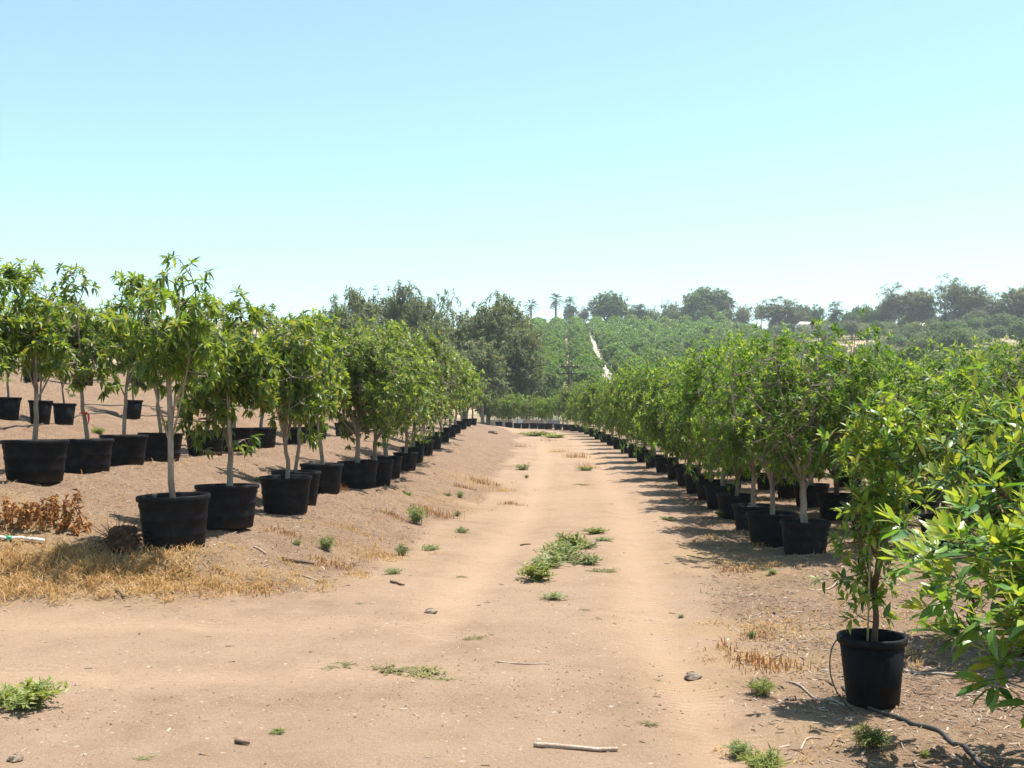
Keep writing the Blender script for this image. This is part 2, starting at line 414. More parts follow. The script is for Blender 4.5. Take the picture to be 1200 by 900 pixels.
def hit(px, py):
    """ground point seen at a pixel of the 1200 x 900 picture"""
    lo, hi = 2.0, 2.0
    for k in range(4000):
        hi = lo * 1.01
        if float(zbase(X_of(px, hi), hi)) > EYE + (HOR - py) / FPX * hi: break
        lo = hi
        if hi > 900: break
    for k in range(20):
        mid = (lo + hi) / 2
        if float(zbase(X_of(px, mid), mid)) > EYE + (HOR - py) / FPX * mid: hi = mid
        else: lo = mid
    return X_of(px, hi), hi

# ---- positions of the potted rows (x, y)
ROW_L1 = [(205, 10.7), (266, 12.0), (335, 14.1), (347, 15.2), (377, 17.0), (419, 18.7), (439, 19.6), (453, 22.0), (475, 24.8), (484, 27.6),
          (496, 31.0), (507, 35.0), (518, 40.0), (527, 45.5), (534, 51.5), (541, 58.0), (547, 64.0), (554, 70.0)]
ROW_L1 = [(X_of(p, y), y) for p, y in ROW_L1]
ROW_L2 = [(-5.9, 11.2), (-5.5, 12.3), (-5.75, 14.4), (-5.82, 16.0), (-5.8, 17.6), (-5.75, 20.0), (-5.7, 22.0), (-5.75, 24.5), (-5.6, 27.5), (-5.7, 31),
          (-5.5, 35), (-5.6, 39.5), (-5.4, 44.5), (-5.5, 50), (-5.4, 57)]
ROW_L3 = [(X_of(-18, 18.2), 18.2), (X_of(10, 19.0), 19.0), (X_of(47, 19.5), 19.5), (X_of(75, 20.3), 20.3), (-8.7, 24.5), (-8.6, 28.0), (-8.7, 32), (-8.5, 37), (-8.6, 42)]
ROW_L4 = [(-11.6, 22.5), (-11.7, 26.0), (-11.5, 28.8), (-11.6, 33), (-11.4, 38)]
yr1 = [13.0, 13.95, 15.5, 17.4, 19.3, 21.2, 23.2, 25.4, 27.8, 30.4, 33.2, 36.2, 39.4, 43, 47, 51, 55.5, 60, 65, 70, 75, 79, 82.5, 85.5, 88, 90, 91.8, 93.5, 95.1, 96.7, 98.3]
xr1 = np.interp(yr1, [13, 13.95, 15.5, 17.9, 20.4, 26.8, 45, 62, 70, 76, 84, 91, 96, 99], [3.57, 3.40, 3.52, 3.70, 3.9, 4.3, 4.7, 4.95, 5.0, 4.9, 4.1, 2.2, .1, -1.6])
ROW_R1 = list(zip(xr1, yr1))
ROW_R2 = [(5.45, 13.4), (5.25, 15.6), (5.3, 17.4), (5.5, 19.6), (5.7, 21.8), (5.85, 24.2), (6.0, 27), (6.2, 30), (6.4, 34), (6.6, 39), (6.8, 45), (6.9, 52), (7.0, 60), (7.0, 68)]
ROW_R3 = [(7.1, 14.2), (7.2, 16.6), (7.4, 19.2), (7.7, 22), (7.9, 25), (8.2, 29), (8.5, 34), (8.8, 40)]
ROW_R4 = [(9.4, 17.5), (9.7, 21), (10.0, 25), (10.4, 30)]
for r_, pr in ((ROW_L1, .42), (ROW_L2, .42), (ROW_L3, .3), (ROW_L4, .3)):
    for (a, b) in r_:
        if b < 42: PADS.append((a, b, pr))

# ---- one height field, split into dirt road, ground and hill (shared vertex normals keep the joins unseen)
xs = np.concatenate([-np.geomspace(14, 800, 60)[::-1], np.arange(-13.9, -5, .16), np.arange(-5, 6.4, .085), np.arange(6.5, 14, .3), np.geomspace(14.2, 800, 60)])
ys = np.concatenate([np.linspace(-60, 1.5, 14), np.arange(2, 4.4, .2), np.arange(4.4, 12.5, .055), np.arange(12.55, 22, .1), np.arange(22.1, 45, .28), np.arange(45.3, 110, .8), np.geomspace(111, 1000, 110)])
gx, gy = np.meshgrid(xs, ys)
gzv = ground_z(gx.ravel(), gy.ravel()).reshape(gx.shape)
zx = np.gradient(gzv, axis=1) / np.gradient(gx, axis=1)
zy = np.gradient(gzv, axis=0) / np.gradient(gy, axis=0)
nrm = norm(np.stack([-zx, -zy, np.ones_like(zx)], -1)).reshape(-1, 3)
road_m, rut_m = masks(gx.ravel(), gy.ravel())
straw_m = np.zeros(gx.size)
for (px, py, rx_, ry_, s_) in [(40, 668, 1.5, .55, 1), (120, 672, 1.2, .5, 1), (225, 678, 1.0, .35, .8), (310, 668, .8, .5, .5), (560, 563, .7, 1.6, .5), (440, 655, .5, .6, .5), (860, 655, .7, 1.4, .9),
                               (890, 735, .7, .4, .7), (910, 775, .6, .35, .7), (860, 800, .5, .3, .4), (690, 535, .5, 5, .5), (650, 525, .7, 6, .5), (1000, 860, .6, .3, .3), (20, 600, 1.2, .6, .6), (540, 590, .9, 1.6, .3), (1080, 770, .6, .4, .4), (930, 690, .5, .5, .3)]:
    hx, hy = hit(px, py)
    straw_m = np.maximum(straw_m, s_ * np.exp(-(((gx.ravel() - hx) / rx_) ** 2 + ((gy.ravel() - hy) / ry_) ** 2)))
hill_m = ss(96, 150, gy.ravel())
def ground_material():
    m, t, out = newmat('dirt')
    at = N(t, 'ShaderNodeAttribute', attribute_name='zone')
    sep = N(t, 'ShaderNodeSeparateColor'); t.links.new(at.outputs['Color'], sep.inputs[0])
    road, rut, straw, hill = sep.outputs[0], sep.outputs[1], sep.outputs[2], at.outputs['Alpha']
    pos = N(t, 'ShaderNodeNewGeometry').outputs['Position']
    big = noise(t, .35, 4, .6, pos); mid = noise(t, 2.3, 5, .65, pos); fine_ = noise(t, 26, 6, .78, pos); grit = noise(t, 85, 2, .7, pos)
    dirt = ramp(t, mid, [(.25, (0.192, 0.123, 0.078)), (.45, (0.246, 0.163, 0.106)), (.6, (0.275, 0.186, 0.123)), (.75, (0.315, 0.218, 0.146))])
    dirt = mixc(t, math_(t, 'MULTIPLY', ramp(t, big, [(.42, (0, 0, 0)), (.58, (1, 1, 1))]), .6), dirt, (0.310, 0.212, 0.140))
    dirt = mixc(t, math_(t, 'MULTIPLY', ramp(t, fine_, [(.50, (0, 0, 0)), (.68, (1, 1, 1))]), .62), dirt, (0.200, 0.127, 0.078))
    dirt = mixc(t, math_(t, 'MULTIPLY', ramp(t, grit, [(.56, (0, 0, 0)), (.70, (1, 1, 1))]), .5), dirt, (0.443, 0.336, 0.244))
    v1 = N(t, 'ShaderNodeTexVoronoi', Scale=21.0); t.links.new(pos, v1.inputs['Vector'])
    vs = N(t, 'ShaderNodeSeparateColor'); t.links.new(v1.outputs['Color'], vs.inputs[0])
    spot = math_(t, 'MULTIPLY', math_(t, 'LESS_THAN', v1.outputs['Distance'], math_(t, 'MULTIPLY', vs.outputs[1], .34)), math_(t, 'GREATER_THAN', vs.outputs[0], .62))
    dirt = mixc(t, math_(t, 'MULTIPLY', spot, math_(t, 'MULTIPLY', vs.outputs[2], .75)), dirt, mixc(t, math_(t, 'GREATER_THAN', vs.outputs[0], .86), (0.172, 0.118, 0.085), (0.453, 0.370, 0.307)))
    rutc = ramp(t, mid, [(.3, (0.294, 0.194, 0.127)), (.7, (0.331, 0.226, 0.152))])
    dirt = mixc(t, math_(t, 'MULTIPLY', rut, .45), dirt, rutc)
    bank = ramp(t, mid, [(.25, (0.129, 0.077, 0.048)), (.5, (0.187, 0.118, 0.074)), (.75, (0.245, 0.166, 0.109))])
    bank = mixc(t, math_(t, 'MULTIPLY', ramp(t, fine_, [(.46, (0, 0, 0)), (.60, (1, 1, 1))]), .75), bank, (0.115, 0.066, 0.038))
    bank = mixc(t, math_(t, 'MULTIPLY', ramp(t, grit, [(.52, (0, 0, 0)), (.66, (1, 1, 1))]), .7), bank, (0.357, 0.266, 0.193))
    c = mixc(t, road, bank, dirt)
    strc = ramp(t, fine_, [(.3, (0.248, 0.155, 0.065)), (.7, (0.335, 0.230, 0.108))])
    smask = math_(t, 'MULTIPLY', straw, ramp(t, mid, [(.3, (0.146, 0.144, 0.144)), (.55, (1, 1, 1))]))
    c = mixc(t, math_(t, 'MULTIPLY', smask, .8), c, strc)
    hb = noise(t, .06, 5, .6, pos); hm = noise(t, .5, 4, .6, pos)
    hc = mixc(t, ramp(t, hb, [(.42, (0, 0, 0)), (.56, (1, 1, 1))]), ramp(t, hm, [(.3, (.30, .22, .13)), (.7, (.44, .33, .21))]), ramp(t, hm, [(.3, (.07, .085, .035)), (.7, (.17, .16, .07))]))
    c = mixc(t, hill, c, hc)
    b = N(t, 'ShaderNodeBsdfPrincipled', Roughness=.95); b.inputs['Specular IOR Level'].default_value = .15
    t.links.new(c, b.inputs['Base Color'])
    pxyz = N(t, 'ShaderNodeSeparateXYZ'); t.links.new(pos, pxyz.inputs[0])
    zig = math_(t, 'ABSOLUTE', math_(t, 'SINE', math_(t, 'MULTIPLY', pxyz.outputs[0], 11.0)))
    tread = math_(t, 'SINE', math_(t, 'ADD', math_(t, 'MULTIPLY', pxyz.outputs[1], 92.0), math_(t, 'MULTIPLY', zig, 3.0)))
    tread = math_(t, 'MULTIPLY', math_(t, 'MULTIPLY', tread, rut), ramp(t, mid, [(.45, (0, 0, 0)), (.6, (.6, .6, .6))]))
    hgt = math_(t, 'ADD', math_(t, 'ADD', math_(t, 'MULTIPLY', fine_, 1.0), math_(t, 'MULTIPLY', grit, .35)), math_(t, 'MULTIPLY', tread, 1.3))
    bp = N(t, 'ShaderNodeBump', Distance=.03)
    t.links.new(math_(t, 'SUBTRACT', .8, math_(t, 'MULTIPLY', rut, .35)), bp.inputs['Strength'])
    t.links.new(hgt, bp.inputs['Height']); t.links.new(bp.outputs[0], b.inputs['Normal'])
    t.links.new(b.outputs[0], out.inputs['Surface'])
    return m
M['ground'] = ground_material()
nx, ny = len(xs), len(ys)
ii = (np.arange(ny - 1)[:, None] * nx + np.arange(nx - 1)[None]).ravel()
quads = np.stack([ii, ii + 1, ii + nx + 1, ii + nx], 1)
cx_, cy_ = gx.ravel()[quads].mean(1), gy.ravel()[quads].mean(1)
qroad = (road_m[quads].mean(1) > .5) & (cy_ < 112)
qhill = cy_ > 112
allV = np.stack([gx.ravel(), gy.ravel(), gzv.ravel()], 1)
zone = np.stack([road_m, rut_m, straw_m, hill_m], 1)
for nm, sel in (('dirt_road', qroad), ('ground', ~qroad & ~qhill), ('hill', qhill)):
    q = quads[sel]; used, inv = np.unique(q, return_inverse=True)
    G = Geo(); G.add(allV[used], Q=inv.reshape(-1, 4))
    me = G.mesh(nm, M['ground'])
    ca = me.color_attributes.new('zone', 'FLOAT_COLOR', 'POINT')
    ca.data.foreach_set('color', zone[used].astype(np.float32).ravel())
    me.normals_split_custom_set_from_vertices([tuple(v) for v in nrm[used]])
    tag(link(nm, me), kind='structure')

# ---------------------------------------------------------------- leaves and trees
def leaf_template(wr=.28, droop=.3, fold=.25, lod=3, wide=.42):
    """leaf along +Y of unit length, across X, face +Z"""
    def sec(s): return np.array([0, s, -droop * s * s])
    if lod == 1:
        c = sec(wide)
        V = [sec(0), c + [-wr / 2, 0, fold * wr / 2], sec(1.0), c + [wr / 2, 0, fold * wr / 2]]
        return np.array(V), [[0, 3, 2], [0, 2, 1]], []
    if lod == 2:
        c = sec(wide)
        V = [sec(0), c + [-wr / 2, 0, fold * wr / 2], c, c + [wr / 2, 0, fold * wr / 2], sec(1.0)]
        return np.array(V), [[0, 2, 1], [0, 3, 2], [1, 2, 4], [2, 3, 4]], []
    a, b = sec(wide * .62), sec(wide * .62 + .40)
    V = [sec(0), a + [-wr * .46, 0, fold * wr / 2], a, a + [wr * .46, 0, fold * wr / 2],
         b + [-wr * .42, 0, fold * wr / 2], b, b + [wr * .42, 0, fold * wr / 2], sec(1.0)]
    return np.array(V), [[0, 2, 1], [0, 3, 2], [4, 5, 7], [5, 6, 7]], [[1, 2, 5, 4], [2, 3, 6, 5]]

class Leaves:
    """a list of leaf frames; each uses template k and material slot m"""
    def __init__(s, templates): s.t = templates; s.P = []; s.A = []; s.S = []; s.L = []; s.K = []; s.M = []
    def add(s, P, A, L, k, m, rs, upj=.35):
        P = np.asarray(P, float).reshape(-1, 3); n = len(P)
        A = norm(np.broadcast_to(A, (n, 3)))
        U = np.array([0, 0, 1.0]) + rs.normal(0, upj, (n, 3))
        S = norm(np.cross(A, U))
        s.P.append(P); s.A.append(A); s.S.append(S); s.L.append(np.broadcast_to(L, (n,)))
        s.K.append(np.broadcast_to(k, (n,))); s.M.append(np.broadcast_to(m, (n,)))
    def arrays(s): return [np.concatenate(a) for a in (s.P, s.A, s.S, s.L, s.K, s.M)]
    def bake(s, G, keep=None):
        P, A, S, L, K, Mi = s.arrays(); Nn = np.cross(S, A)
        for k in range(len(s.t)):
            for m in np.unique(Mi):
                q = (K == k) & (Mi == m)
                if keep is not None: q &= keep
                n = int(q.sum())
                if not n: continue
                V, T, Q = s.t[k]; nv = len(V)
                W = P[q][:, None] + L[q][:, None, None] * (V[None, :, 0:1] * S[q][:, None] + V[None, :, 1:2] * A[q][:, None] + V[None, :, 2:3] * Nn[q][:, None])
                off = (np.arange(n) * nv)[:, None, None]
                G.add(W, T=(np.asarray(T)[None] + off).reshape(-1, 3) if len(T) else None, Q=(np.asarray(Q)[None] + off).reshape(-1, 4) if len(Q) else None, m=int(m))

def grow(seed, th=.9, r0=.035, zc=1.7, rx=.6, rz=.8, limbs=5, clumps=40, tips=5, spread=.14, whorl=9, leafL=(.12, .2), angle=(40, 85),
         shell=.5, lod=2, wr=.26, droops=(.1, .35, .6), young=.15, lump=.25, twig=.0035, up=.25, sides=7, low=-.9, along=0.35, lean=.06, wide=.42, fold=.25, forkmin=.72):
    rs = np.random.RandomState(seed)
    G = Geo(); tm = [leaf_template(wr, d, fold, lod, wide) for d in droops]
    LV = Leaves(tm)
    # trunk and leader
    k = 7
    tp = np.zeros((k, 3)); tp[:, 2] = np.linspace(-.03, th, k)
    tp[:, :2] = np.cumsum(rs.normal(0, lean * th / k, (k, 2)), 0); tp[0, :2] = tp[1, :2] * .3
    top = np.array([tp[-1, 0] + rs.normal(0, rx * .15), tp[-1, 1] + rs.normal(0, rx * .15), zc + rz * .62])
    lead = bez(tp[-1], (tp[-1] + top) / 2 + rs.normal(0, rx * .12, 3), top, 6)
    G.tube(tp, np.linspace(r0 * 1.12, r0 * .82, k), sides)
    G.tube(lead, np.linspace(r0 * .8, r0 * .2, 6), max(4, sides - 1))
    skel = [*tp[-2:], *lead] if forkmin > .6 else [*tp[3:], *lead]
    cen = np.array([top[0] * .6, top[1] * .6, zc]); R = np.array([rx, rx, rz])
    ld = norm(rs.normal(0, 1, (7, 3))); la = rs.uniform(-lump, lump, 7)
    def env(d, r):
        f = 1 + (la[None] * np.maximum(0, d @ ld.T) ** 3).sum(1)
        return cen + d * R * (r * f)[:, None]
    a0 = rs.uniform(0, 6.28)
    for i in range(limbs):
        a = a0 + i * 2.4 + rs.normal(0, .3)
        d = norm(np.array([[math.cos(a), math.sin(a), rs.uniform(-.25, .9)]]))
        e = env(d, np.array([rs.uniform(.5, .78)]))[0]
        f = rs.uniform(forkmin, 1.0)
        st = np.array([np.interp(f, np.linspace(0, 1, k), tp[:, c_]) for c_ in range(3)]) if rs.rand() < .45 else lead[rs.randint(0, 4)]
        mid = st * .45 + e * .55; mid[2] = st[2] * .55 + e[2] * .45 - .05 * rz
        b = bez(st, mid, e, 6)
        G.tube(b, np.linspace(r0 * .46, r0 * .14, 6), max(4, sides - 2))
        skel += list(b[1:])
    skel = np.array(skel)
    d = norm(rs.normal(0, 1, (clumps * 3, 3))); d = d[d[:, 2] > low][:clumps]
    r = 1 - rs.rand(len(d)) ** 1.4 * shell
    C = env(d, r)
    order = np.argsort(np.linalg.norm(C - cen, axis=1))
    for j in order:
        c = C[j]
        q = skel - c
        dist = np.linalg.norm(q, axis=1) + .5 * np.maximum(0, q[:, 2])
        b = skel[np.argmin(dist)]
        mid = (b + c) / 2 + np.array([0, 0, -.06 * np.linalg.norm(c - b)])
        path = bez(b, mid, c, 4)
        ln = np.linalg.norm(c - b)
        if twig > 0: G.tube(path, np.linspace(min(r0 * .35, twig * (1.6 + ln * 3)), twig * 1.2, 4), 4, cap=False)
        skel = np.vstack([skel, path[2:3]])
        out = norm(c - cen)
        for q_ in range(tips):
            off = rs.normal(0, 1, 3) * spread * np.array([1, 1, .8])
            tip = c + off
            dr = norm(off / spread * .5 + out * .9 + np.array([0, 0, up * 2]))
            if twig > 0: G.tube(np.array([c, (c + tip) / 2 + dr * -.1 * spread, tip]), [twig, twig * .8, twig * .5], 3, cap=False)
            n = max(3, int(whorl * rs.uniform(.7, 1.3)))
            ref = norm(np.cross(dr, [.3, .5, .8])); ref2 = np.cross(dr, ref)
            az = np.arange(n) * 2.399 + rs.uniform(0, 6.28)
            isy = rs.rand() < young * 2.2
            age = np.linspace(0, 1, n)
            an = np.radians(angle[0] + (angle[1] - angle[0]) * age + rs.normal(0, 8, n))
            A = dr * np.cos(an)[:, None] + (ref * np.cos(az)[:, None] + ref2 * np.sin(az)[:, None]) * np.sin(an)[:, None]
            L = rs.uniform(leafL[0], leafL[1], n) * (.65 + .35 * np.minimum(1, age * 2.5))
            base = tip - dr * (age * spread * along)[:, None]
            kk = np.clip((age * len(droops) + rs.uniform(-.6, .6, n)).astype(int), 0, len(droops) - 1)
            mm = ((age < .45) & isy).astype(int)
            LV.add(base, A, L, kk, mm, rs)
    return G, LV, zc + rz

def tree_variant(name, bark, mats, **kw):
    G, LV, H = grow(**kw)
    wood = G.mesh(name + '_trunk', bark)
    C = Geo(); LV.bake(C)
    V = np.concatenate(C.V)
    return dict(trunk=wood, crown=C.mesh(name + '_crown', mats), H=float(np.percentile(V[:, 2], 99.7)),
                W=float(np.percentile(np.hypot(V[:, 0], V[:, 1]), 96)), LV=LV, mats=mats)

VAR = {}
VAR['mango'] = [tree_variant('mango%d' % i, M['bark_pale'], [M['mango'], M['mango_young']], lean=.14, seed=10 + i, th=(.55 if i < 3 else .85), r0=.036, zc=(1.32 if i < 3 else 1.62), rx=.70, rz=.84, limbs=7, clumps=80, tips=4,
                             spread=.12, whorl=11, leafL=(.092, .152), lod=3, wr=.37, droops=(.15, .45, .8), young=.3, shell=.8, lump=.8, low=-.95, up=.05) for i in range(5)]
VAR['bushy'] = [tree_variant('bushy%d' % i, M['bark_pale'], [M['bushy'], M['mango_young']], seed=30 + i, lean=.12, th=.55, r0=.045, zc=1.50, rx=1.0, rz=1.0, limbs=8, clumps=150, tips=5,
                             spread=.13, whorl=10, leafL=(.08, .13), lod=2, wr=.42, droops=(.1, .25, .5), young=.16, shell=.7, lump=.45, low=-.92) for i in range(4)]
VAR['ficus'] = [tree_variant('ficus%d' % i, M['bark_pale'], [M['ficus'], M['ficus_young']], seed=50 + i, th=(.5 if i < 3 else .34), r0=.05, zc=(1.38 if i < 3 else 1.2), rx=1.02, rz=(.92 if i < 3 else .96), lean=.10, limbs=8, clumps=190, tips=7,
                             spread=.13, whorl=12, leafL=(.055, .095), lod=2, wr=.42, droops=(.0, .15, .35), young=.2, shell=.7, lump=.45, low=-.9, up=.55) for i in range(5)]
VAR['slender'] = [tree_variant('slender%d' % i, M['bark_pale'], [M['ficus'], M['ficus_young']], seed=70 + i, th=.65, r0=.026, zc=1.5, rx=.6, rz=.95, limbs=6, clumps=64, tips=4,
                               spread=.13, whorl=9, leafL=(.10, .16), lod=2, wr=.34, droops=(.1, .35, .6), young=.2, shell=.8, lump=.4) for i in range(3)]
VAR['leafy'] = [tree_variant('leafy%d' % i, M['bark_brown'], [M['leafy'], M['leafy_young']], seed=80 + i, th=.34, r0=.042, zc=1.2, rx=.95, rz=.96, lean=.10, limbs=7, clumps=120, tips=5,
                             spread=.15, whorl=10, leafL=(.11, .17), lod=3, wr=.30, droops=(.05, .3, .6), young=.3, shell=.65, lump=.5, up=.5) for i in range(3)]
VAR['broad'] = [tree_variant('broad%d' % i, M['bark_brown'], [M['broad'], M['broad_young']], seed=90 + i, th=.3, r0=.024, zc=.80, rx=.80, rz=.88, limbs=8, clumps=105, tips=3,
                             spread=.14, whorl=11, leafL=(.11, .19), lod=3, wr=.31, droops=(.05, .25, .45), young=.6, shell=.7, low=-.95, lump=.35, up=.6, angle=(15, 75), along=.9, wide=.55) for i in range(2)]

# pots
def pot_meshes(kind, seed):
    rs = np.random.RandomState(seed)
    e, p, q = rs.uniform(.012, .04), rs.uniform(0, 6.28), rs.uniform(0, 6.28)
    wob = lambda a: 1 + e * np.cos(2 * a + p) + .006 * np.cos(5 * a + q)
    G, Rm, S = Geo(), Geo(), Geo()
    if kind == 'wide':      # squat nursery tub with two faint ribs
        h, r1, r0 = .545, .332, .280
    elif kind == 'mid':
        h, r1, r0 = .42, .305, .255
    else:                   # tall bucket-like pot
        h, r1, r0 = .41, .188, .148
    def rr(z): return r0 + (r1 - r0) * z / h
    prof = [(0.0, .012), (r0 * .9, .012), (r0 - .012, 0), (r0, .012)]
    for z in (.30, .58, .84) if kind != 'tall' else ():
        zz = z * h
        prof += [(rr(zz - .03), zz - .03), (rr(zz) + .006, zz - .012), (rr(zz) + .006, zz + .012), (rr(zz + .03), zz + .03)]
    prof += [(r1 - .004, h - .045), (r1 - .016, h - .04), (rr(h * .6) - .02, h * .55), (rr(h * .5) - .02, h * .5)]
    G.lathe(prof, 36, wob=wob)
    lip = .016 if kind != 'tall' else .012
    hh = .05 if kind != 'tall' else .045
    Rm.lathe([(r1 - .012, h - hh), (r1 + lip - .003, h - hh), (r1 + lip, h - hh + .006), (r1 + lip + .001, h - .008), (r1 + lip - .006, h), (r1 - .004, h - .003), (r1 - .010, h - hh)], 36, wob=wob)
    sz = h * (.86 if kind != 'tall' else .78)
    rad = rr(sz) - .022
    n = 24; a = np.arange(n) * 2 * math.pi / n
    rings = [0, .35, .7, 1.0]
    V = [[0, 0, sz + .025]]
    for r_ in rings[1:]:
        V += [[rad * r_ * math.cos(t) * (1 + e * math.cos(2 * t + p)), rad * r_ * math.sin(t) * (1 + e * math.cos(2 * t + p)), sz + .025 * (1 - r_) + rs.uniform(-.012, .012)] for t in a]
    T = [[0, 1 + i, 1 + (i + 1) % n] for i in range(n)]
    Q = [[1 + k * n + i, 1 + (k + 1) * n + i, 1 + (k + 1) * n + (i + 1) % n, 1 + k * n + (i + 1) % n] for k in range(2) for i in range(n)]
    S.add(V, T=T, Q=Q)
    return dict(pot=G.mesh(kind + '_pot', M['pot']), rim=Rm.mesh(kind + '_rim', M['pot']), soil=S.mesh(kind + '_soil', M['soil']), sz=sz, h=h)
POT = {k: [pot_meshes(k, 100 + 10 * i + j) for j in range(3)] for i, k in enumerate(('wide', 'mid', 'tall'))}
brown_rim = POT['tall'][0]['rim'].copy(); brown_pot = POT['tall'][0]['pot'].copy()
for m_ in (brown_rim, brown_pot): m_.materials[0] = M['pot_brown']

RND = np.random.RandomState(5)
def potted(x, y, var, pot, height, width, label, group, potscale=1.0, tilt=0.0, rot=None, hs=1.0, name='potted_tree', cat='potted tree', tallsub=None):
    """Empty on the ground > pot (> rim), soil, trunk, crown; height = whole height above the ground, width = crown width"""
    t = empty(name, (x, y, gz(x, y) - .012), 0)
    tag(t, label, cat, group)
    pm = POT[pot][RND.randint(3)]
    rz = RND.uniform(0, 6.28)
    p = link('pot', pm['pot'], t, (0, 0, 0), rz, (potscale, potscale, potscale * hs))
    p.rotation_euler = (RND.normal(0, .012), RND.normal(0, .012), rz)
    link('rim', pm['rim'], p)
    link('soil', pm['soil'], t, (0, 0, 0), rz, (potscale, potscale, potscale * hs))
    z0 = pm['sz'] * potscale * hs
    if var is not None:
        sz_ = (height - z0) / var['H']; sx = width / (2 * var['W'])
        rt = RND.uniform(0, 6.28) if rot is None else rot
        for nm in ('trunk', 'crown'):
            if nm == 'crown' and var.get('own'): continue
            o = link(nm, var[nm], t, (0, 0, z0), rt, (sx, sx, sz_))
            if not var.get('own'): o.rotation_euler = (RND.normal(0, .035), RND.normal(0, .035) + tilt, rt)
    return t, z0

def leaf_parts(t, var, z0, rot, sx, sz_, keepn=300, name='leaf', single=None):
    """the leaves nearest the camera become objects of their own, the rest one crown part"""
    LV = var['LV']; P, A, S, L, K, Mi = LV.arrays()
    ca, sa_ = math.cos(rot), math.sin(rot)
    wx = (P[:, 0] * ca - P[:, 1] * sa_) * sx + t.location.x
    wy = (P[:, 0] * sa_ + P[:, 1] * ca) * sx + t.location.y
    wz = P[:, 2] * sz_ + z0 + t.location.z
    px = 600 + wx / wy * FPX; py = HOR - (wz - EYE) / wy * FPX
    inside = (px > -15) & (px < 1215) & (py < 915)
    # a leaf shows if few others stand before it in the same spot of the picture: grid of the nearest leaves
    score = np.hypot(wx, wy) + np.where(inside, 0, 100)
    cell = (np.floor(px / 14).astype(int) * 4096 + np.floor(py / 14).astype(int))
    order = np.argsort(score); seen = {}; rank = np.zeros(len(P))
    for i in order:
        c = cell[i]; rank[i] = seen.get(c, 0); seen[c] = seen.get(c, 0) + 1
    sel = np.lexsort((score, rank + np.where(inside, 0, 100)))[:keepn]
    keep = np.ones(len(P), bool); keep[sel] = False
    G = Geo(); LV.bake(G, keep)
    o = link('crown', G.mesh('crown', var['mats']), t, (0, 0, z0), rot, (sx, sx, sz_))
    o['kind'] = 'stuff'
    ms = {}
    Nn = np.cross(S, A)
    for i in sel:
        key = (int(K[i]), int(Mi[i]))
        if key not in ms:
            V, T, Q = LV.t[key[0]]; g = Geo(); g.add(V, T=T, Q=Q); ms[key] = g.mesh('leaf', (single or var['mats'])[key[1]])
        l = bpy.data.objects.new(name, ms[key]); COL.objects.link(l); l.parent = t
        mt = Matrix(((S[i][0], A[i][0], Nn[i][0], P[i][0]), (S[i][1], A[i][1], Nn[i][1], P[i][1]), (S[i][2], A[i][2], Nn[i][2], P[i][2]), (0, 0, 0, 1)))
        tr = Matrix.Translation((0, 0, z0)) @ Matrix.Rotation(rot, 4, 'Z')
        p3 = tr @ Vector((P[i][0] * sx, P[i][1] * sx, P[i][2] * sz_))
        rm = (Matrix.Rotation(rot, 3, 'Z') @ mt.to_3x3()).normalized()
        l.matrix_local = Matrix.Translation(p3) @ rm.to_4x4() @ Matrix.Scale(float(L[i]) * (sx * .5 + sz_ * .5), 4)

def top_h(px_top, x, y): return EYE + (HOR - px_top) / FPX * y - gz(x, y)

# ---- left front row
GL1 = 'potted trees in the front row on the left bank'
L1 = [  # top row in the picture, crown width in m, species, label
    (297, 1.15, 'own', 'tall open potted tree with bare forked trunk, nearest on the left bank'),
    (346, 1.2, 'mango', 'potted tree with low yellow-tipped leaves, just behind the tall open forked one'),
    (371, 1.25, 'mango', 'potted tree with drooping leaves in front of another pot rim, third on the left bank'),
    (374, 1.2, 'mango', 'potted tree whose tub rim peeks out behind the third one on the left bank'),
    (366, 1.5, 'mango', 'potted tree with drooping bright leaves and dead leaves against its tub, fifth on the bank'),
    (374, 1.9, 'bushy', 'round potted tree with leaning pale trunk, left of two touching tubs on the bank'),
    (378, 2.15, 'bushy', 'round potted tree in the right one of two touching tubs on the bank'),
    (381, 2.15, 'bushy', 'bushy potted tree directly behind the two touching tubs of the left front row'),
    (386, 2.15, 'bushy', 'bushy potted tree ninth from the camera in the left front row'),
    (389, 2.15, 'bushy', 'bushy potted tree tenth from the camera in the left front row'),
    (396, 2.15, 'bushy', 'bushy potted tree eleventh from the camera in the left front row'),
    (402, 2.4, 'bushy', 'bushy potted tree twelfth from the camera in the left front row'),
    (408, 2.4, 'bushy', 'bushy potted tree thirteenth from the camera in the left front row'),
    (414, 2.5, 'mango', 'bright potted tree fourteenth from the camera in the left front row'),
    (420, 2.5, 'mango', 'bright potted tree fifteenth from the camera in the left front row'),
    (426, 2.6, 'mango', 'bright potted tree sixteenth from the camera in the left front row'),
    (432, 2.7, 'bushy', 'bushy potted tree next to last at the far end of the left front row'),
    (440, 2.7, 'bushy', 'last potted tree at the far end of the left front row')]
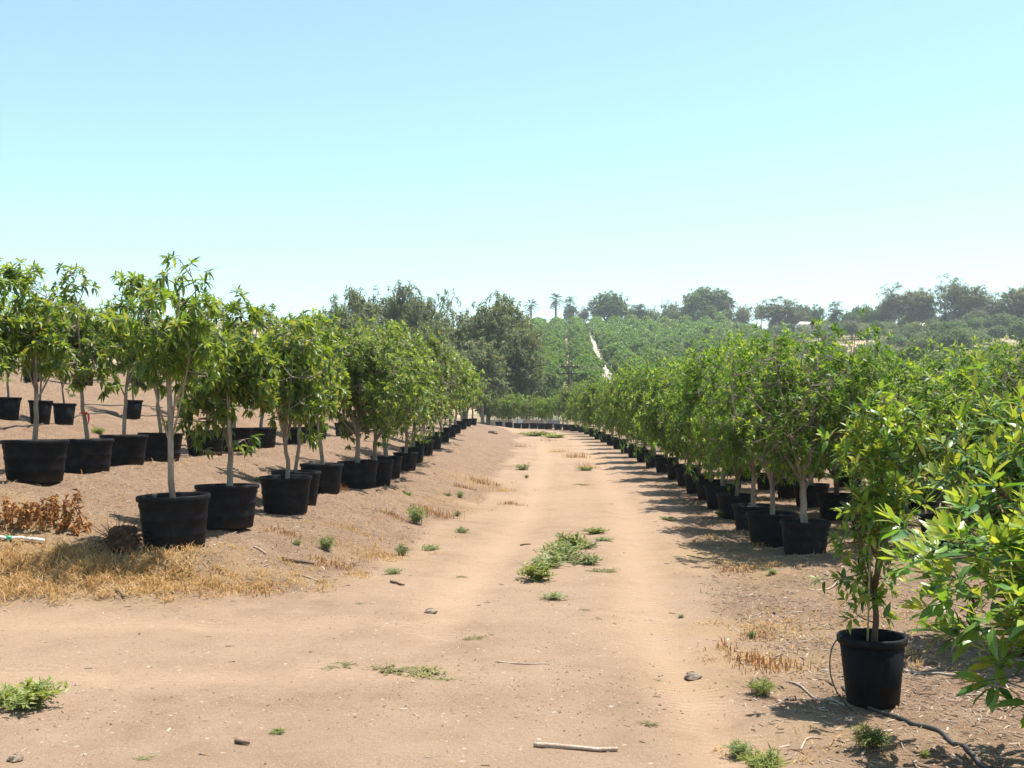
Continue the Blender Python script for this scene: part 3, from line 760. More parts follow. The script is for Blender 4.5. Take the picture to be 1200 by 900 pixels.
# the nearest tree has its own open shape
OPEN = tree_variant('open', M['bark_pale'], [M['mango'], M['mango_young']], seed=207, th=1.5, r0=.034, zc=1.62, rx=.56, rz=.95, limbs=7, clumps=62, tips=3, spread=.10, whorl=12,
                    leafL=(.09, .14), lod=3, wr=.31, droops=(.3, .7, 1.0), young=.2, shell=.75, lump=.9, low=-.85, lean=.05, forkmin=.4, up=0)
for i, ((x, y), (tp_, wd, sp, lab)) in enumerate(zip(ROW_L1, L1)):
    h = top_h(tp_, x, y)
    if sp == 'own':
        v = dict(OPEN); v['own'] = True
        t, z0 = potted(x, y, v, 'wide', h, wd, lab, GL1, 1.0, rot=.6)
        leaf_parts(t, OPEN, z0, .6, wd / (2 * OPEN['W']), (h - z0) / OPEN['H'])
    else:
        potted(x, y, VAR[sp][i % len(VAR[sp])], 'wide', h, wd, lab, GL1, RND.uniform(.94, 1.03) * (1.0 if i < 8 else .92), hs=.88)
# ---- left second row
GL2 = 'potted trees in the second row on the left slope'
L2top = [292, 308, 312, 318, 330, 350, 352, 358, 366, 372, 378, 386, 394, 402, 410]
L2lab = ['leafy potted tree cut by the left picture edge, tallest of the second row', 'potted tree with leaning pale trunk above the widest tub of the second row',
         'potted tree with red ribbon tied round its trunk in the second row', 'potted tree with pale forked trunk, in the tub right of the ribboned tree',
         'potted tree in the tub half behind the tall open tree']
for i, ((x, y), tp_) in enumerate(zip(ROW_L2, L2top)):
    lab = L2lab[i] if i < 5 else 'leafy potted tree %s from the camera in the second row on the left slope' % ORD[i + 1]
    t, z0 = potted(x, y, VAR['mango' if i < 9 else 'bushy'][(3 + i % 2) if i < 5 else (i * 2 + 1) % 4], 'wide', top_h(tp_, x, y), 1.3 if i < 6 else 1.7, lab, GL2, RND.uniform(.95, 1.05), hs=.86)
    if i == 2:
        bpy.context.view_layer.update()
        tk = next(c for c in t.children if c.name.split('.')[0] == 'trunk')
        W = np.array([tk.matrix_local @ v_.co for v_ in tk.data.vertices]); W = W[np.abs(W[:, 2] - z0 - .42) < .09]
        W = W[np.hypot(*(W[:, :2] - np.median(W[:, :2], 0)).T) < .07]; c0 = W.mean(0); rr_ = np.hypot(*(W[:, :2] - c0[:2]).T).max() + .004
        g = Geo(); g.tube([(c0[0] + rr_ * math.cos(a), c0[1] + rr_ * math.sin(a), z0 + .42 + .004 * math.sin(3 * a)) for a in np.linspace(0, 6.28, 14)], .010, 5)
        g.tube([(c0[0] + rr_, c0[1] - .01, z0 + .42), (c0[0] + rr_ + .03, c0[1] - .02, z0 + .40), (c0[0] + rr_ + .04, c0[1] - .03, z0 + .33), (c0[0] + rr_ + .03, c0[1] - .04, z0 + .27)], [.012, .018, .016, .006], 4)
        link('ribbon', g.mesh('ribbon', M['red_tie']), t)
# ---- left third and fourth rows, small tall pots
GL3, GL4 = 'small potted trees in the third row on the left slope', 'small potted trees high on the left slope'
L3lab = ['slim potted tree at the left picture edge in the third row', 'slim potted tree left of two near equal pots in the third row',
         'slim potted tree in the middle pot of three in the third row', 'slim staked tree in the right pot of three in the third row']
for i, (x, y) in enumerate(ROW_L3):
    lab = L3lab[i] if i < 4 else 'slim potted tree %s from the camera in the third row up the left slope' % ORD[i + 1]
    potted(x, y, VAR['slender'][i % 3], 'tall', 2.15 + .12 * (i % 3), .95, lab, GL3, 1.06)
for i, (x, y) in enumerate(ROW_L4):
    potted(x, y, VAR['slender'][(i + 1) % 3], 'tall', 2.2 + .1 * (i % 2), 1.0, 'slim potted tree %s from the camera in the highest row of the left slope' % ORD[i + 1], GL4, 1.1)

# ---- right first row
GR1 = 'potted trees in the row along the right edge of the road'
R1top = np.interp(yr1, [13, 14, 16, 20, 25, 30, 40, 50, 60, 75, 85, 99], [383, 388, 398, 408, 417, 422, 430, 436, 442, 450, 455, 458])
R1first = {0: 'broad domed potted tree with pale lower trunk, nearest full tree of the right row', 1: 'domed potted tree with thick pale trunk just behind the nearest dome of the right row'}
for i, ((x, y), tp_) in enumerate(zip(ROW_R1, R1top)):
    lab = R1first.get(i) or ('dense green potted tree %s from the camera in the right roadside row' % ORD[i + 1] if y < 78 else
                             'bright green potted tree %s from the camera where the right row curves left' % ORD[i + 1])
    if i == len(ROW_R1) - 1: lab = 'last bright potted tree at the left end of the curving far row'
    kind = 'ficus' if y < 22 or i % 3 == 1 else 'leafy'
    if y > 78: kind = ('slender', 'leafy', 'bushy', 'slender')[i % 4]
    potted(x, y, VAR[kind][i if i < 3 else (3 + i % 2 if kind == 'ficus' and y < 78 else i % 3)], 'mid', top_h(tp_ + (RND.uniform(-9, 13) * min(1, 25 / y) if y < 78 else RND.uniform(-7, 10)), x, y), ((2.1, 1.7, 1.6)[i] if i < 3 else 1.55 + .65 * RND.rand()) if y < 78 else 1.75, lab, GR1, RND.uniform(.96, 1.04) * (1 if y < 78 else 1.15))
def capped(h, x, y):
    px = 600 + x / y * FPX
    return min(h, top_h(np.interp(px, [930, 1015, 1030, 1085, 1110, 1180], [392, 404, 436, 440, 408, 398]), x, y))
GR2, GR3, GR4 = ('potted trees in the second row on the right', 'potted trees in the third row on the right', 'potted trees in the outermost row on the right')
for i, (x, y) in enumerate(ROW_R2):
    potted(x, y, VAR['ficus' if i % 2 else 'leafy'][i % 3], 'mid', capped(2.55 + .25 * RND.rand() + .005 * y, x, y), 2.1, 'dense green potted tree %s from the camera in the second row right of the road' % ORD[i + 1], GR2)
for i, (x, y) in enumerate(ROW_R3):
    potted(x, y, VAR['leafy' if i % 3 else 'ficus'][i % 3], 'mid', capped(2.75 + .3 * RND.rand(), x, y), 1.9, 'leafy green potted tree %s from the camera in the third row right of the road' % ORD[i + 1], GR3)
for i, (x, y) in enumerate(ROW_R4):
    potted(x, y, VAR['ficus' if i % 2 else 'leafy'][(i + 1) % 3], 'mid', capped(2.9 + .4 * RND.rand(), x, y), 2.0, 'green potted tree %s from the camera in the outermost row on the right' % ORD[i + 1], GR4)

# ---- the slim tree in the round bucket pot, front right
NARROW = tree_variant('narrow', M['bark_brown'], [M['narrow'], M['mango_young']], seed=311, th=.34, r0=.021, zc=.86, rx=.29, rz=.74, limbs=7, clumps=56, tips=4, spread=.075, whorl=9,
                      leafL=(.055, .10), lod=3, wr=.38, droops=(.05, .25, .5), young=.3, shell=.8, lump=.35, low=-1, lean=.10, up=.5, angle=(20, 75), along=.8, twig=.0022, forkmin=.3)
FX, FY = X_of(1023, 6.2), 6.2
PADS.append((FX, FY, .3))
v = dict(NARROW); v['own'] = True
h = top_h(450, FX, FY); wd = .62
t, z0 = potted(FX, FY, v, 'tall', h, wd, 'slim dark-stemmed tree in a round black bucket pot at the front right', None, 1.0, rot=2.0)
leaf_parts(t, NARROW, z0, 2.0, wd / (2 * NARROW['W']), (h - z0) / NARROW['H'])
g = Geo(); g.tube([(-.045, -.03, z0 - .05), (-.035, -.025, z0 + .2), (-.02, -.02, z0 + .75)], [.006, .006, .005], 6)
link('stake', g.mesh('stake', M['bamboo']), t)

# ---- broad-leaved bushes at the right edge
GB = 'broad-leaved bushes at the right picture edge'
BR = [(X_of(1312, 4.6), 4.6, VAR['broad'][0], 526, 1.85, 'big broad-leaved bush with yellow-green tips at the right edge, nearest the camera', 1.9, 300),
      (X_of(1222, 7.4), 7.4, VAR['broad'][1], 436, 1.45, 'yellow-tipped broad-leaved bush behind the nearest one at the right edge', 1.2, 300)]
for (x, y, vr, tp_, wd, lab, rot, kn) in BR:
    v = dict(vr); v['own'] = True
    h = top_h(tp_, x, y)
    t, z0 = potted(x, y, v, 'tall', h, wd, lab, GB, 1.0, rot=rot, name='potted_bush', cat='potted bush')
    leaf_parts(t, vr, z0, rot, wd / (2 * vr['W']), (h - z0) / vr['H'], kn, single=[M['broad_single'], M['broad_young_single']])
# ---------------------------------------------------------------- background: gum trees, hilltop trees, orchard
def bg(name, bark, mat, **kw): return tree_variant(name, bark, [mat, mat], **kw)
BGV = {}
BGV['gum'] = [bg('gum%d' % i, M['bark_far'], M['euc'], seed=400 + i, th=4.5, r0=.28, zc=8.3, rx=3.0, rz=5.4, limbs=8, clumps=170, tips=6, spread=.75, whorl=9, leafL=(.4, .7), lod=1, wr=.36,
                  droops=(.3, .8), young=0, shell=.75, lump=.5, twig=.02, up=-.35, low=-1, sides=6) for i in range(4)]
BGV['round'] = [bg('roundtree%d' % i, M['bark_far'], M['dark'], seed=420 + i, th=2.2, r0=.3, zc=5.2, rx=4.2, rz=3.6, limbs=8, clumps=260, tips=5, spread=.6, whorl=8, leafL=(.38, .65), lod=1, wr=.6,
                    droops=(.1, .4), young=0, shell=.5, lump=.35, twig=.02, low=-.5, sides=6) for i in range(3)]
BGV['loose'] = [bg('loosetree%d' % i, M['bark_far'], M['euc'], seed=440 + i, th=3.2, r0=.2, zc=6.2, rx=3.0, rz=4.0, limbs=9, clumps=100, tips=5, spread=.6, whorl=8, leafL=(.3, .55), lod=1, wr=.4,
                    droops=(.2, .6), young=0, shell=.8, lump=.6, twig=.025, low=-.8, sides=6) for i in range(3)]
BGV['conifer'] = [bg('conifer%d' % i, M['bark_far'], M['dark'], seed=450 + i, th=2.0, r0=.2, zc=5.0, rx=2.1, rz=4.6, limbs=8, clumps=90, tips=5, spread=.4, whorl=8, leafL=(.3, .5), lod=1, wr=.35,
                      droops=(.2, .5), young=0, shell=.7, lump=.35, twig=.02, low=-.9, sides=6) for i in range(1)]
BGV['scrub'] = [bg('scrub%d' % i, M['bark_far'], M['scrub' if i % 2 else 'dark'], seed=460 + i, th=.5, r0=.1, zc=1.5, rx=2.0, rz=1.4, limbs=7, clumps=60, tips=5, spread=.33, whorl=8, leafL=(.25, .42), lod=1, wr=.5,
                    droops=(.1, .4), young=0, shell=.6, lump=.4, twig=.012, low=-.3, sides=5) for i in range(4)]
BGV['orchard'] = [bg('orchardtree%d' % i, M['bark_far'], M['orchard'], seed=480 + i, th=.8, r0=.09, zc=2.1, rx=1.75, rz=1.7, limbs=6, clumps=95, tips=5, spread=.28, whorl=9, leafL=(.26, .42), lod=1, wr=.6,
                      droops=(.1, .4), young=0, shell=.35, lump=.5, twig=.012, low=-.7, sides=5) for i in range(4)]

def bgtree(px, Y, top, wpx, sp, vi, label, group, name, cat='tree', hmin=None, base=None):
    x = X_of(px, Y); z = gz(x, Y)
    v = BGV[sp][vi % len(BGV[sp])]
    H = EYE + (HOR - top) / FPX * Y - z
    if hmin: H = max(H, hmin)
    W = wpx / FPX * Y
    t = empty(name, (x, Y, z - .05)); tag(t, label, cat, group)
    rt = RND.uniform(0, 6.28)
    for nm in ('trunk', 'crown'): link(nm, v[nm], t, (0, 0, 0), rt, (W / (2 * v['W']), W / (2 * v['W']), H / v['H']))
    return t
GG = 'gum trees standing beyond the left rows'
gums = [(342, 104, 374, 46, 'loose', 'small hazy gum tree poking out above the left rows, far from the others'), (396, 108, 352, 48, 'gum', 'leftmost grey-green gum tree of the wood behind the left rows'),
        (422, 114, 340, 58, 'gum', 'dark gum tree second from the left in the wood behind the rows'), (447, 126, 344, 58, 'gum', 'broad gum tree left of the tallest gum crown in the wood'),
        (468, 112, 333, 46, 'gum', 'tallest gum crown standing out above the wood behind the left rows'), (495, 120, 340, 56, 'gum', 'gum tree just right of the tallest gum crown'),
        (524, 124, 341, 40, 'loose', 'slim gum tree at the dip in the skyline of the wood'), (512, 112, 372, 62, 'gum', 'lower gum tree in front of the dip in the skyline'),
        (545, 118, 368, 60, 'gum', 'gum tree left of the big double crown'), (572, 112, 348, 62, 'gum', 'left crown of the big double gum tree beside the hillside orchard'),
        (598, 118, 350, 58, 'gum', 'right crown of the big double gum tree beside the hillside orchard'), (612, 108, 382, 56, 'gum', 'weeping gum tree at the right end of the wood beside the orchard'),
        (566, 104, 398, 62, 'gum', 'low weeping gum tree in front of the big double crown'), (452, 106, 372, 70, 'gum', 'low broad gum tree showing just above the round potted trees')]
for i, (px, Y, tp_, wpx, sp, lab) in enumerate(gums): bgtree(px, Y, tp_, wpx, sp, i, lab, GG, 'gum_tree')
GH = 'trees along the top of the hill'
hilltop = [(669, 392, 347, 20, 'conifer', 'dark narrow tree next to the taller hilltop palm'), (684, 396, 356, 18, 'loose', 'small tree between the narrow dark tree and the broad hilltop one'),
           (710, 395, 343, 50, 'round', 'broad dark tree on the hilltop above the orchard path'), (737, 398, 356, 20, 'loose', 'small loose tree right of the broad dark hilltop tree'),
           (752, 396, 356, 18, 'conifer', 'small dark tree second right of the broad hilltop tree'), (786, 398, 351, 26, 'loose', 'loose tree left of the big round hilltop crown'),
           (831, 396, 337, 60, 'round', 'biggest round domed tree on the hilltop'), (806, 392, 361, 22, 'round', 'low round tree at the left foot of the domed hilltop tree'),
           (872, 385, 356, 20, 'loose', 'thin tree right of the domed hilltop tree'), (912, 372, 348, 56, 'loose', 'wide pale tree above the bare dirt cut on the ridge'),
           (940, 372, 357, 26, 'round', 'small dark tree right of the wide pale ridge tree'), (1012, 350, 363, 22, 'round', 'small round tree left of the tall ragged ridge trees'),
           (1048, 335, 332, 40, 'loose', 'tall ragged tree left of two on the right ridge'), (1074, 335, 338, 44, 'gum', 'dense ragged tree beside the tall ragged one on the ridge'),
           (1114, 330, 321, 42, 'loose', 'tallest ragged tree on the right ridge'), (1138, 326, 334, 44, 'gum', 'dense tree right of the tallest ragged ridge tree'),
           (1168, 322, 340, 44, 'loose', 'open ragged tree second from the right picture edge'), (1196, 320, 334, 46, 'gum', 'dark ragged ridge tree cut by the right picture edge')]
for i, (px, Y, tp_, wpx, sp, lab) in enumerate(hilltop): bgtree(px, Y, tp_, wpx, sp, i, lab, GH, 'hill_tree')
# scrub and dark groves on the right slope
rs = np.random.RandomState(77)
GS = 'shrubs scattered over the right slope and ridge'
placed = []
cnt = 0
for k in range(1600):
    px, Y = rs.uniform(775, 1235), rs.uniform(215, 392)
    if px < 905 and Y < 300 + (905 - px) * .9: continue
    x = X_of(px, Y)
    if any((x - a) ** 2 + (Y - b) ** 2 < 5.0 ** 2 for a, b in placed): continue
    placed.append((x, Y)); cnt += 1
    sp = 'scrub' if rs.rand() < .72 else 'round'
    v = BGV[sp][rs.randint(len(BGV[sp]))]
    t = empty('hill_shrub', (x, Y, gz(x, Y) - .1)); tag(t, ('dull green shrub' if sp == 'scrub' else 'dark rounded shrub') + ' among the scattered growth on the far right slope', 'shrub', GS)
    s = rs.uniform(.8, 1.5) * (1 if sp == 'scrub' else .5); rt = rs.uniform(0, 6.28)
    for nm in ('trunk', 'crown'): link(nm, v[nm], t, (0, 0, 0), rt, (s * 1.1, s * 1.1, s * rs.uniform(.8, 1.2)))
    if cnt >= 150: break
GD = 'dark trees in the grove below the right ridge'
for i, (px, Y, tp_, wpx) in enumerate([(1040, 150, 408, 46), (1066, 158, 402, 46), (1090, 152, 410, 44), (1052, 140, 420, 50), (1080, 138, 422, 46), (1030, 165, 404, 40), (1112, 160, 408, 40), (1140, 150, 412, 44), (1175, 152, 410, 44), (1005, 160, 412, 40)]):
    bgtree(px, Y, tp_, wpx, 'orchard', i, 'dark bushy tree %s from the left in the grove below the right ridge' % ORD[i + 1] if px else '', GD, 'grove_tree')
# orchard on the hill: rows of equal trees
GO = 'orchard trees in rows on the far hillside'
spots = []
for r_ in range(-12, 40):
    for c_ in range(70):
        Y = 158 + c_ * 4.3 + (r_ % 2) * 1.2
        if Y > 396: continue
        x = 15.7 + (Y - 158) * .049 + (r_ + .5) * 6.3 + (.3 if r_ >= 0 else -1.0)
        px = 600 + x / Y * FPX
        if not 612 < px < 925 - max(0, Y - 290) * .75: continue
        spots.append((x + rs.normal(0, .35), Y + rs.normal(0, .5)))
spots.sort(key=lambda q: q[1])
one, many = spots[:300], spots[300:]
for (x, Y) in one:
    v = BGV['orchard'][rs.randint(4)]; s = rs.uniform(.95, 1.35); rt = rs.uniform(0, 6.28)
    t = empty('orchard_tree', (x, Y, gz(x, Y) - .05)); tag(t, 'small rounded green orchard tree in the planted rows on the far hillside', 'tree', GO)
    for nm in ('trunk', 'crown'): link(nm, v[nm], t, (0, 0, 0), rt, (s, s, s * rs.uniform(.9, 1.1)))
if many:
    G = Geo()
    cm = [BGV['orchard'][k]['crown'] for k in range(4)]
    cd = []
    for m_ in cm:
        V = np.zeros(len(m_.vertices) * 3, np.float32); m_.vertices.foreach_get('co', V)
        I = np.zeros(len(m_.loops), np.int32); m_.loops.foreach_get('vertex_index', I)
        V = V.reshape(-1, 3); T = I.reshape(-1, 3)
        nl = len(V) // 4; pick = rs.permutation(nl)[:nl // 3]      # every leaf is four corners; a third of them, larger, is enough this far off
        V4 = V.reshape(-1, 4, 3)[pick]; ctr = V4.mean(1, keepdims=True); V4 = ctr + (V4 - ctr) * 1.6
        cd.append((V4.reshape(-1, 3), (np.arange(len(pick))[:, None, None] * 4 + np.array([[0, 3, 2], [0, 2, 1]])[None]).reshape(-1, 3)))
    for (x, Y) in many:
        V, T = cd[rs.randint(4)]; s = rs.uniform(.95, 1.35); a = rs.uniform(0, 6.28); ca, sa_ = math.cos(a), math.sin(a)
        G.add(np.stack([(V[:, 0] * ca - V[:, 1] * sa_) * s + x, (V[:, 0] * sa_ + V[:, 1] * ca) * s + Y, V[:, 2] * s + gz(x, Y)], 1), T=T)
    o = link('orchard_foliage', G.mesh('orchard_foliage', [M['orchard']])); tag(o, 'green mass of orchard trees towards the top of the hill', 'trees', None, 'stuff')

GW2 = 'trees behind the low far wall'
for i, (px, tp_) in enumerate([(572, 462), (588, 457), (603, 460), (617, 455), (631, 459), (646, 453), (660, 456), (675, 450), (690, 448), (706, 446)]):
    bgtree(px, 109 + (i * 7 % 5), tp_, 30, 'round', i, 'green tree %s from the left just behind the low far wall' % ORD[i + 1], GW2, 'far_tree')
GRT = 'smaller trees filling the hilltop skyline'
for i in range(26):
    px = 742 + i * 18.2 + RND.uniform(-6, 6); Y = np.interp(px, [742, 900, 1000, 1200], [398, 378, 352, 325])
    bgtree(px, Y, RND.uniform(350, 364), RND.uniform(16, 30), ('round', 'loose', 'scrub', 'conifer')[RND.randint(4)], i, 'small tree %s from the left among the low hilltop skyline trees' % ORD[i + 1], GRT, 'ridge_tree')
# palms
def palm(px, Y, top, lab, seed):
    rs = np.random.RandomState(seed)
    x = X_of(px, Y); z = gz(x, Y); H = EYE + (HOR - top) / FPX * Y - z - 1.2
    t = empty('palm_tree', (x, Y, z - .1)); tag(t, lab, 'palm tree', 'palms on the hilltop')
    g = Geo(); g.tube([(0, 0, 0), (.1, .05, H * .5), (.05, 0, H)], [.5, .42, .38], 8); link('trunk', g.mesh('palm_trunk', M['bark_far']), t)
    g = Geo()
    for k in range(34):
        a = k * 2.4; el = rs.uniform(-.9, 1.3); L = rs.uniform(2.5, 3.3)
        d = np.array([math.cos(a) * math.cos(el), math.sin(a) * math.cos(el), math.sin(el)])
        p = bez((.05, 0, H), np.array([.05, 0, H]) + d * L * .6 + [0, 0, .3], np.array([.05, 0, H]) + d * L + [0, 0, -.9], 6)
        side = norm(np.cross(d, [0, 0, 1]))
        g.tube(p, np.linspace(.05, .015, 6), 3, cap=False)
        for j in range(2, 6):
            for sg in (-1, 1):
                q = p[j] + side * sg * .75 + d * .4 + [0, 0, -.3]
                g.add([p[j] - d * .22, p[j] + d * .22, q], T=[[0, 1, 2]])
    link('fronds', g.mesh('palm_fronds', M['palm']), t)
palm(651, 392, 347, 'taller palm of two on the hilltop skyline', 1)
palm(622, 380, 354, 'shorter palm standing at the left end of the hilltop', 2)
palm(855, 390, 352, 'palm with ragged head right beside the domed hilltop tree', 3)

def shrub(px, Y, wpx, h, mat, lab, cat, name, seed, z=None):
    rs = np.random.RandomState(seed)
    x = X_of(px, Y); v = bg(name, M['bark_far'], mat, seed=seed, th=.3, r0=.05, zc=.8, rx=1.0, rz=.75, limbs=6, clumps=50, tips=5, spread=.18, whorl=7, leafL=(.12, .22), lod=1, wr=.6, droops=(.1, .4), young=0, shell=.6, lump=.4, twig=.008, low=-.4, sides=5)
    t = empty(name, (x, Y, gz(x, Y))); tag(t, lab, cat)
    s = wpx / FPX * Y / (2 * v['W'])
    for nm in ('trunk', 'crown'): link(nm, v[nm], t, (0, 0, 0), 0, (s, s, h / v['H']))
shrub(691, 92, 24, 1.15, M['magenta'], 'magenta flowering shrub behind the far end of the right row', 'shrub', 'bougainvillea', 901)
shrub(614, 372, 16, 4.0, M['magenta'], 'hazy pink flowering shrub at the foot of the shorter palm', 'shrub', 'bougainvillea', 902)

# far low wall with panels, crates of colour between white caps
wx0, wx1, WY = X_of(574, 103), X_of(657, 103), 103.0
wz = gz((wx0 + wx1) / 2, WY) - .1
t = empty('panel_wall', ((wx0 + wx1) / 2, WY, wz)); tag(t, 'low far wall of tan white and grey panels under a white cap', 'wall')
W_ = wx1 - wx0; edges = np.array([0, .29, .33, .47, .62, .78, 1.0]) * W_ - W_ / 2
for k, mt in enumerate(('tan_wall', 'tan_wall', 'white_wall', 'tan_wall', 'tan_wall', 'grey_wall')):
    g = Geo(); a, b = edges[k], edges[k + 1]; hh = .86 + (.04 if mt == 'white_wall' else 0)
    g.box(((a + b) / 2, 0, hh / 2), (b - a - .06, .16, hh)); link('panel', g.mesh('panel', M[mt], False), t)
    g = Geo(); g.box(((a + b) / 2, 0, hh + .035), (b - a - .01, .24, .07)); link('cap', g.mesh('cap', M['white_wall'], False), t)

# utility pole
px, Y = 667, 126
x = X_of(px, Y); z = gz(x, Y); H = EYE + (HOR - 421) / FPX * Y - z
t = empty('utility_pole', (x, Y, z)); tag(t, 'dark wooden utility pole with two crossarms in front of the hillside orchard', 'utility pole')
g = Geo(); g.tube([(0, 0, -.2), (0, 0, H * .5), (0, 0, H)], [.17, .15, .12], 10); link('pole', g.mesh('pole', M['pole']), t)
for zz, wd in ((H - .9, 2.4), (H - 1.7, 2.0)):
    g = Geo(); g.box((0, -.2, zz), (wd, .12, .14)); ca = link('crossarm', g.mesh('crossarm', M['pole'], False), t)
    for sx_ in (-.45, -.2, .2, .45):
        g = Geo(); g.lathe([(0, zz + .07), (.05, zz + .07), (.06, zz + .14), (.04, zz + .2), (0, zz + .22)], 8)
        ins = link('insulator', g.mesh('insulator', M['pvc']), ca, (sx_ * wd, -.2, 0))

# hill houses
def house(px, Y, py, wpx, hpx, roofm, wallm, lab, depth=6.0):
    x = X_of(px, Y); z = gz(x, Y) - .3
    W = wpx / FPX * Y; H = max(2.6, hpx / FPX * Y)
    t = empty('house', (x, Y, z)); tag(t, lab, 'house')
    g = Geo(); g.box((0, 0, H / 2), (W, depth, H)); link('wall', g.mesh('wall', M[wallm], False), t)
    rf = Geo(); o = .4; hw, hd, rh = W / 2 + o, depth / 2 + o, 1.1
    V = [[-hw, -hd, H + .01], [hw, -hd, H + .01], [hw, hd, H + .01], [-hw, hd, H + .01], [-hw * .75, 0, H + rh], [hw * .75, 0, H + rh]]
    rf.add(V, T=[[3, 0, 4], [1, 2, 5]], Q=[[0, 1, 5, 4], [2, 3, 4, 5], [3, 2, 1, 0]]); link('roof', rf.mesh('roof', M[roofm], False), t)
    for k in range(3):
        g = Geo(); g.box((0, 0, 0), (W * .12, .08, 1.0)); link('window', g.mesh('window', M['glass'], False), t, ((k - 1) * W * .3, -depth / 2 - .02, H * .58))
house(944, 362, 380, 16, 6, 'roof_pale', 'white_wall', 'small pale house on the ridge beside the bare dirt cut')
house(1089, 310, 385, 24, 7, 'roof_pale', 'white_wall', 'white-roofed house below the ragged trees on the right ridge')
house(1198, 285, 393, 18, 8, 'roof_pale', 'white_wall', 'white house at the right picture edge below the ridge trees')
house(731, 396, 368, 18, 5, 'roof_red', 'tan_wall', 'salmon-roofed house on the hilltop right of the broad dark tree')
house(690, 400, 370, 14, 4, 'roof_pale', 'white_wall', 'low pale house on the hilltop at the top of the stepped path')

# stepped pale path through the orchard
t = empty('hillside_steps', (X_of(705, 250), 250, gz(X_of(705, 250), 250))); tag(t, 'pale stepped path climbing through the hillside orchard', 'steps')
for k, Y in enumerate(np.linspace(180, 346, 19)):
    x = 15.7 + (Y - 158) * .049
    ww = rs.uniform(.45, .8)
    g = Geo(); g.add([[-ww, -1.5, -.6], [ww, -1.5, -.6], [ww, 1.2, -.6], [-ww, 1.2, -.6], [-ww, -1.3, -.35], [ww, -1.3, -.35], [ww, .9, 1.15], [-ww, .9, 1.15], [ww, 1.2, 1.15], [-ww, 1.2, 1.15]],
                     Q=[[0, 3, 2, 1], [0, 1, 5, 4], [4, 5, 6, 7], [7, 6, 8, 9], [2, 3, 9, 8], [1, 2, 8, 6], [3, 0, 4, 7]], T=[[1, 6, 5], [3, 7, 9]]); link('slab', g.mesh('slab', M['slab'], False), t, (x - t.location.x, Y - 250, gz(x, Y) + .3 - t.location.z))

# ---------------------------------------------------------------- ground litter (stuff)
def in_pot(x, y):
    for (a, b, r_) in PADS:
        if (x - a) ** 2 + (y - b) ** 2 < (r_ * .8) ** 2: return True
    return False
rs = np.random.RandomState(123)
def scatter(n, ymin, ymax, power=1.0):
    Y = ymin * (ymax / ymin) ** (rs.rand(n) ** power)
    px = rs.uniform(-30, 1230, n)
    return X_of(px, Y), Y
def litter(name, n, ymin, ymax, prob, size, mat, lab, cat, kind):
    X, Y = scatter(n, ymin, ymax)
    road, rut = masks(X, Y)
    k = rs.rand(n) < prob(X, Y, road, rut)
    X, Y = X[k], Y[k]; Z = ground_z(X, Y); m = len(X)
    L = rs.uniform(size[0], size[1], m) * rs.uniform(.5, 1, m)
    a = rs.uniform(0, 6.28, m)
    G = Geo()
    if kind == 'chip':      # thin slivers
        wd, th_ = L * rs.uniform(.08, .25, m), L * .045 + .0015
        B = np.array([[-.5, -.5, 0], [.5, -.4, 0], [.5, .4, 0], [-.5, .5, 0], [-.45, -.3, 1], [.45, -.2, 1], [.4, .3, 1], [-.45, .3, 1]])
        Q = np.array([[4, 5, 6, 7], [0, 1, 5, 4], [1, 2, 6, 5], [2, 3, 7, 6], [3, 0, 4, 7]])
        P = np.stack([B[None, :, 0] * L[:, None], B[None, :, 1] * wd[:, None], B[None, :, 2] * th_[:, None] + B[None, :, 0] * (rs.normal(0, .18, m) * L)[:, None]], -1)
    else:                   # pebbles and clods
        B = np.array([[1, 0, 0], [.3, .9, .1], [-.8, .6, 0], [-.9, -.5, .1], [.2, -1, 0], [.1, .1, .9], [.5, -.3, .6], [-.4, .2, .7]]) * .5
        Q = None
        Tt = np.array([[0, 1, 6], [1, 5, 6], [1, 2, 7], [1, 7, 5], [2, 3, 7], [3, 4, 6], [3, 5, 7], [3, 6, 5], [4, 0, 6]])
        J = 1 + rs.normal(0, .2, (m, 8, 3))
        P = B[None] * J * L[:, None, None]; P[..., 2] *= rs.uniform(.5, .9, m)[:, None]
    ca, sa_ = np.cos(a)[:, None], np.sin(a)[:, None]
    W = np.stack([P[..., 0] * ca - P[..., 1] * sa_ + X[:, None], P[..., 0] * sa_ + P[..., 1] * ca + Y[:, None], P[..., 2] + Z[:, None] + .001], -1)
    off = (np.arange(m) * 8)[:, None, None]
    if kind == 'chip': G.add(W, Q=(Q[None] + off).reshape(-1, 4))
    else: G.add(W, T=(Tt[None] + off).reshape(-1, 3))
    o = link(name, G.mesh(name, mat, False)); tag(o, lab, cat, None, 'stuff')
def clus(X, Y, s, seed): return np.clip(.5 + .9 * vnoise(X * s, Y * s, seed) + .4 * vnoise(X * s * 3, Y * s * 3, seed + 1), 0, 1)
litter('wood_chips', 75000, 5.0, 40, lambda X, Y, r, t_: (1 - r) * (.35 + .65 * clus(X, Y, .9, 41)) + r * .006, (.018, .085), M['chips'], 'pale wood chips and twigs strewn over the bank and verge', 'wood chips', 'chip')
litter('pebbles', 24000, 4.4, 30, lambda X, Y, r, t_: np.where(r > .5, (.05 + .75 * clus(X, Y, .8, 51) ** 3) * (1 - .7 * t_), .5), (.005, .022), M['pebble'], 'small clods and pebbles scattered over the dirt road', 'pebbles', 'peb')

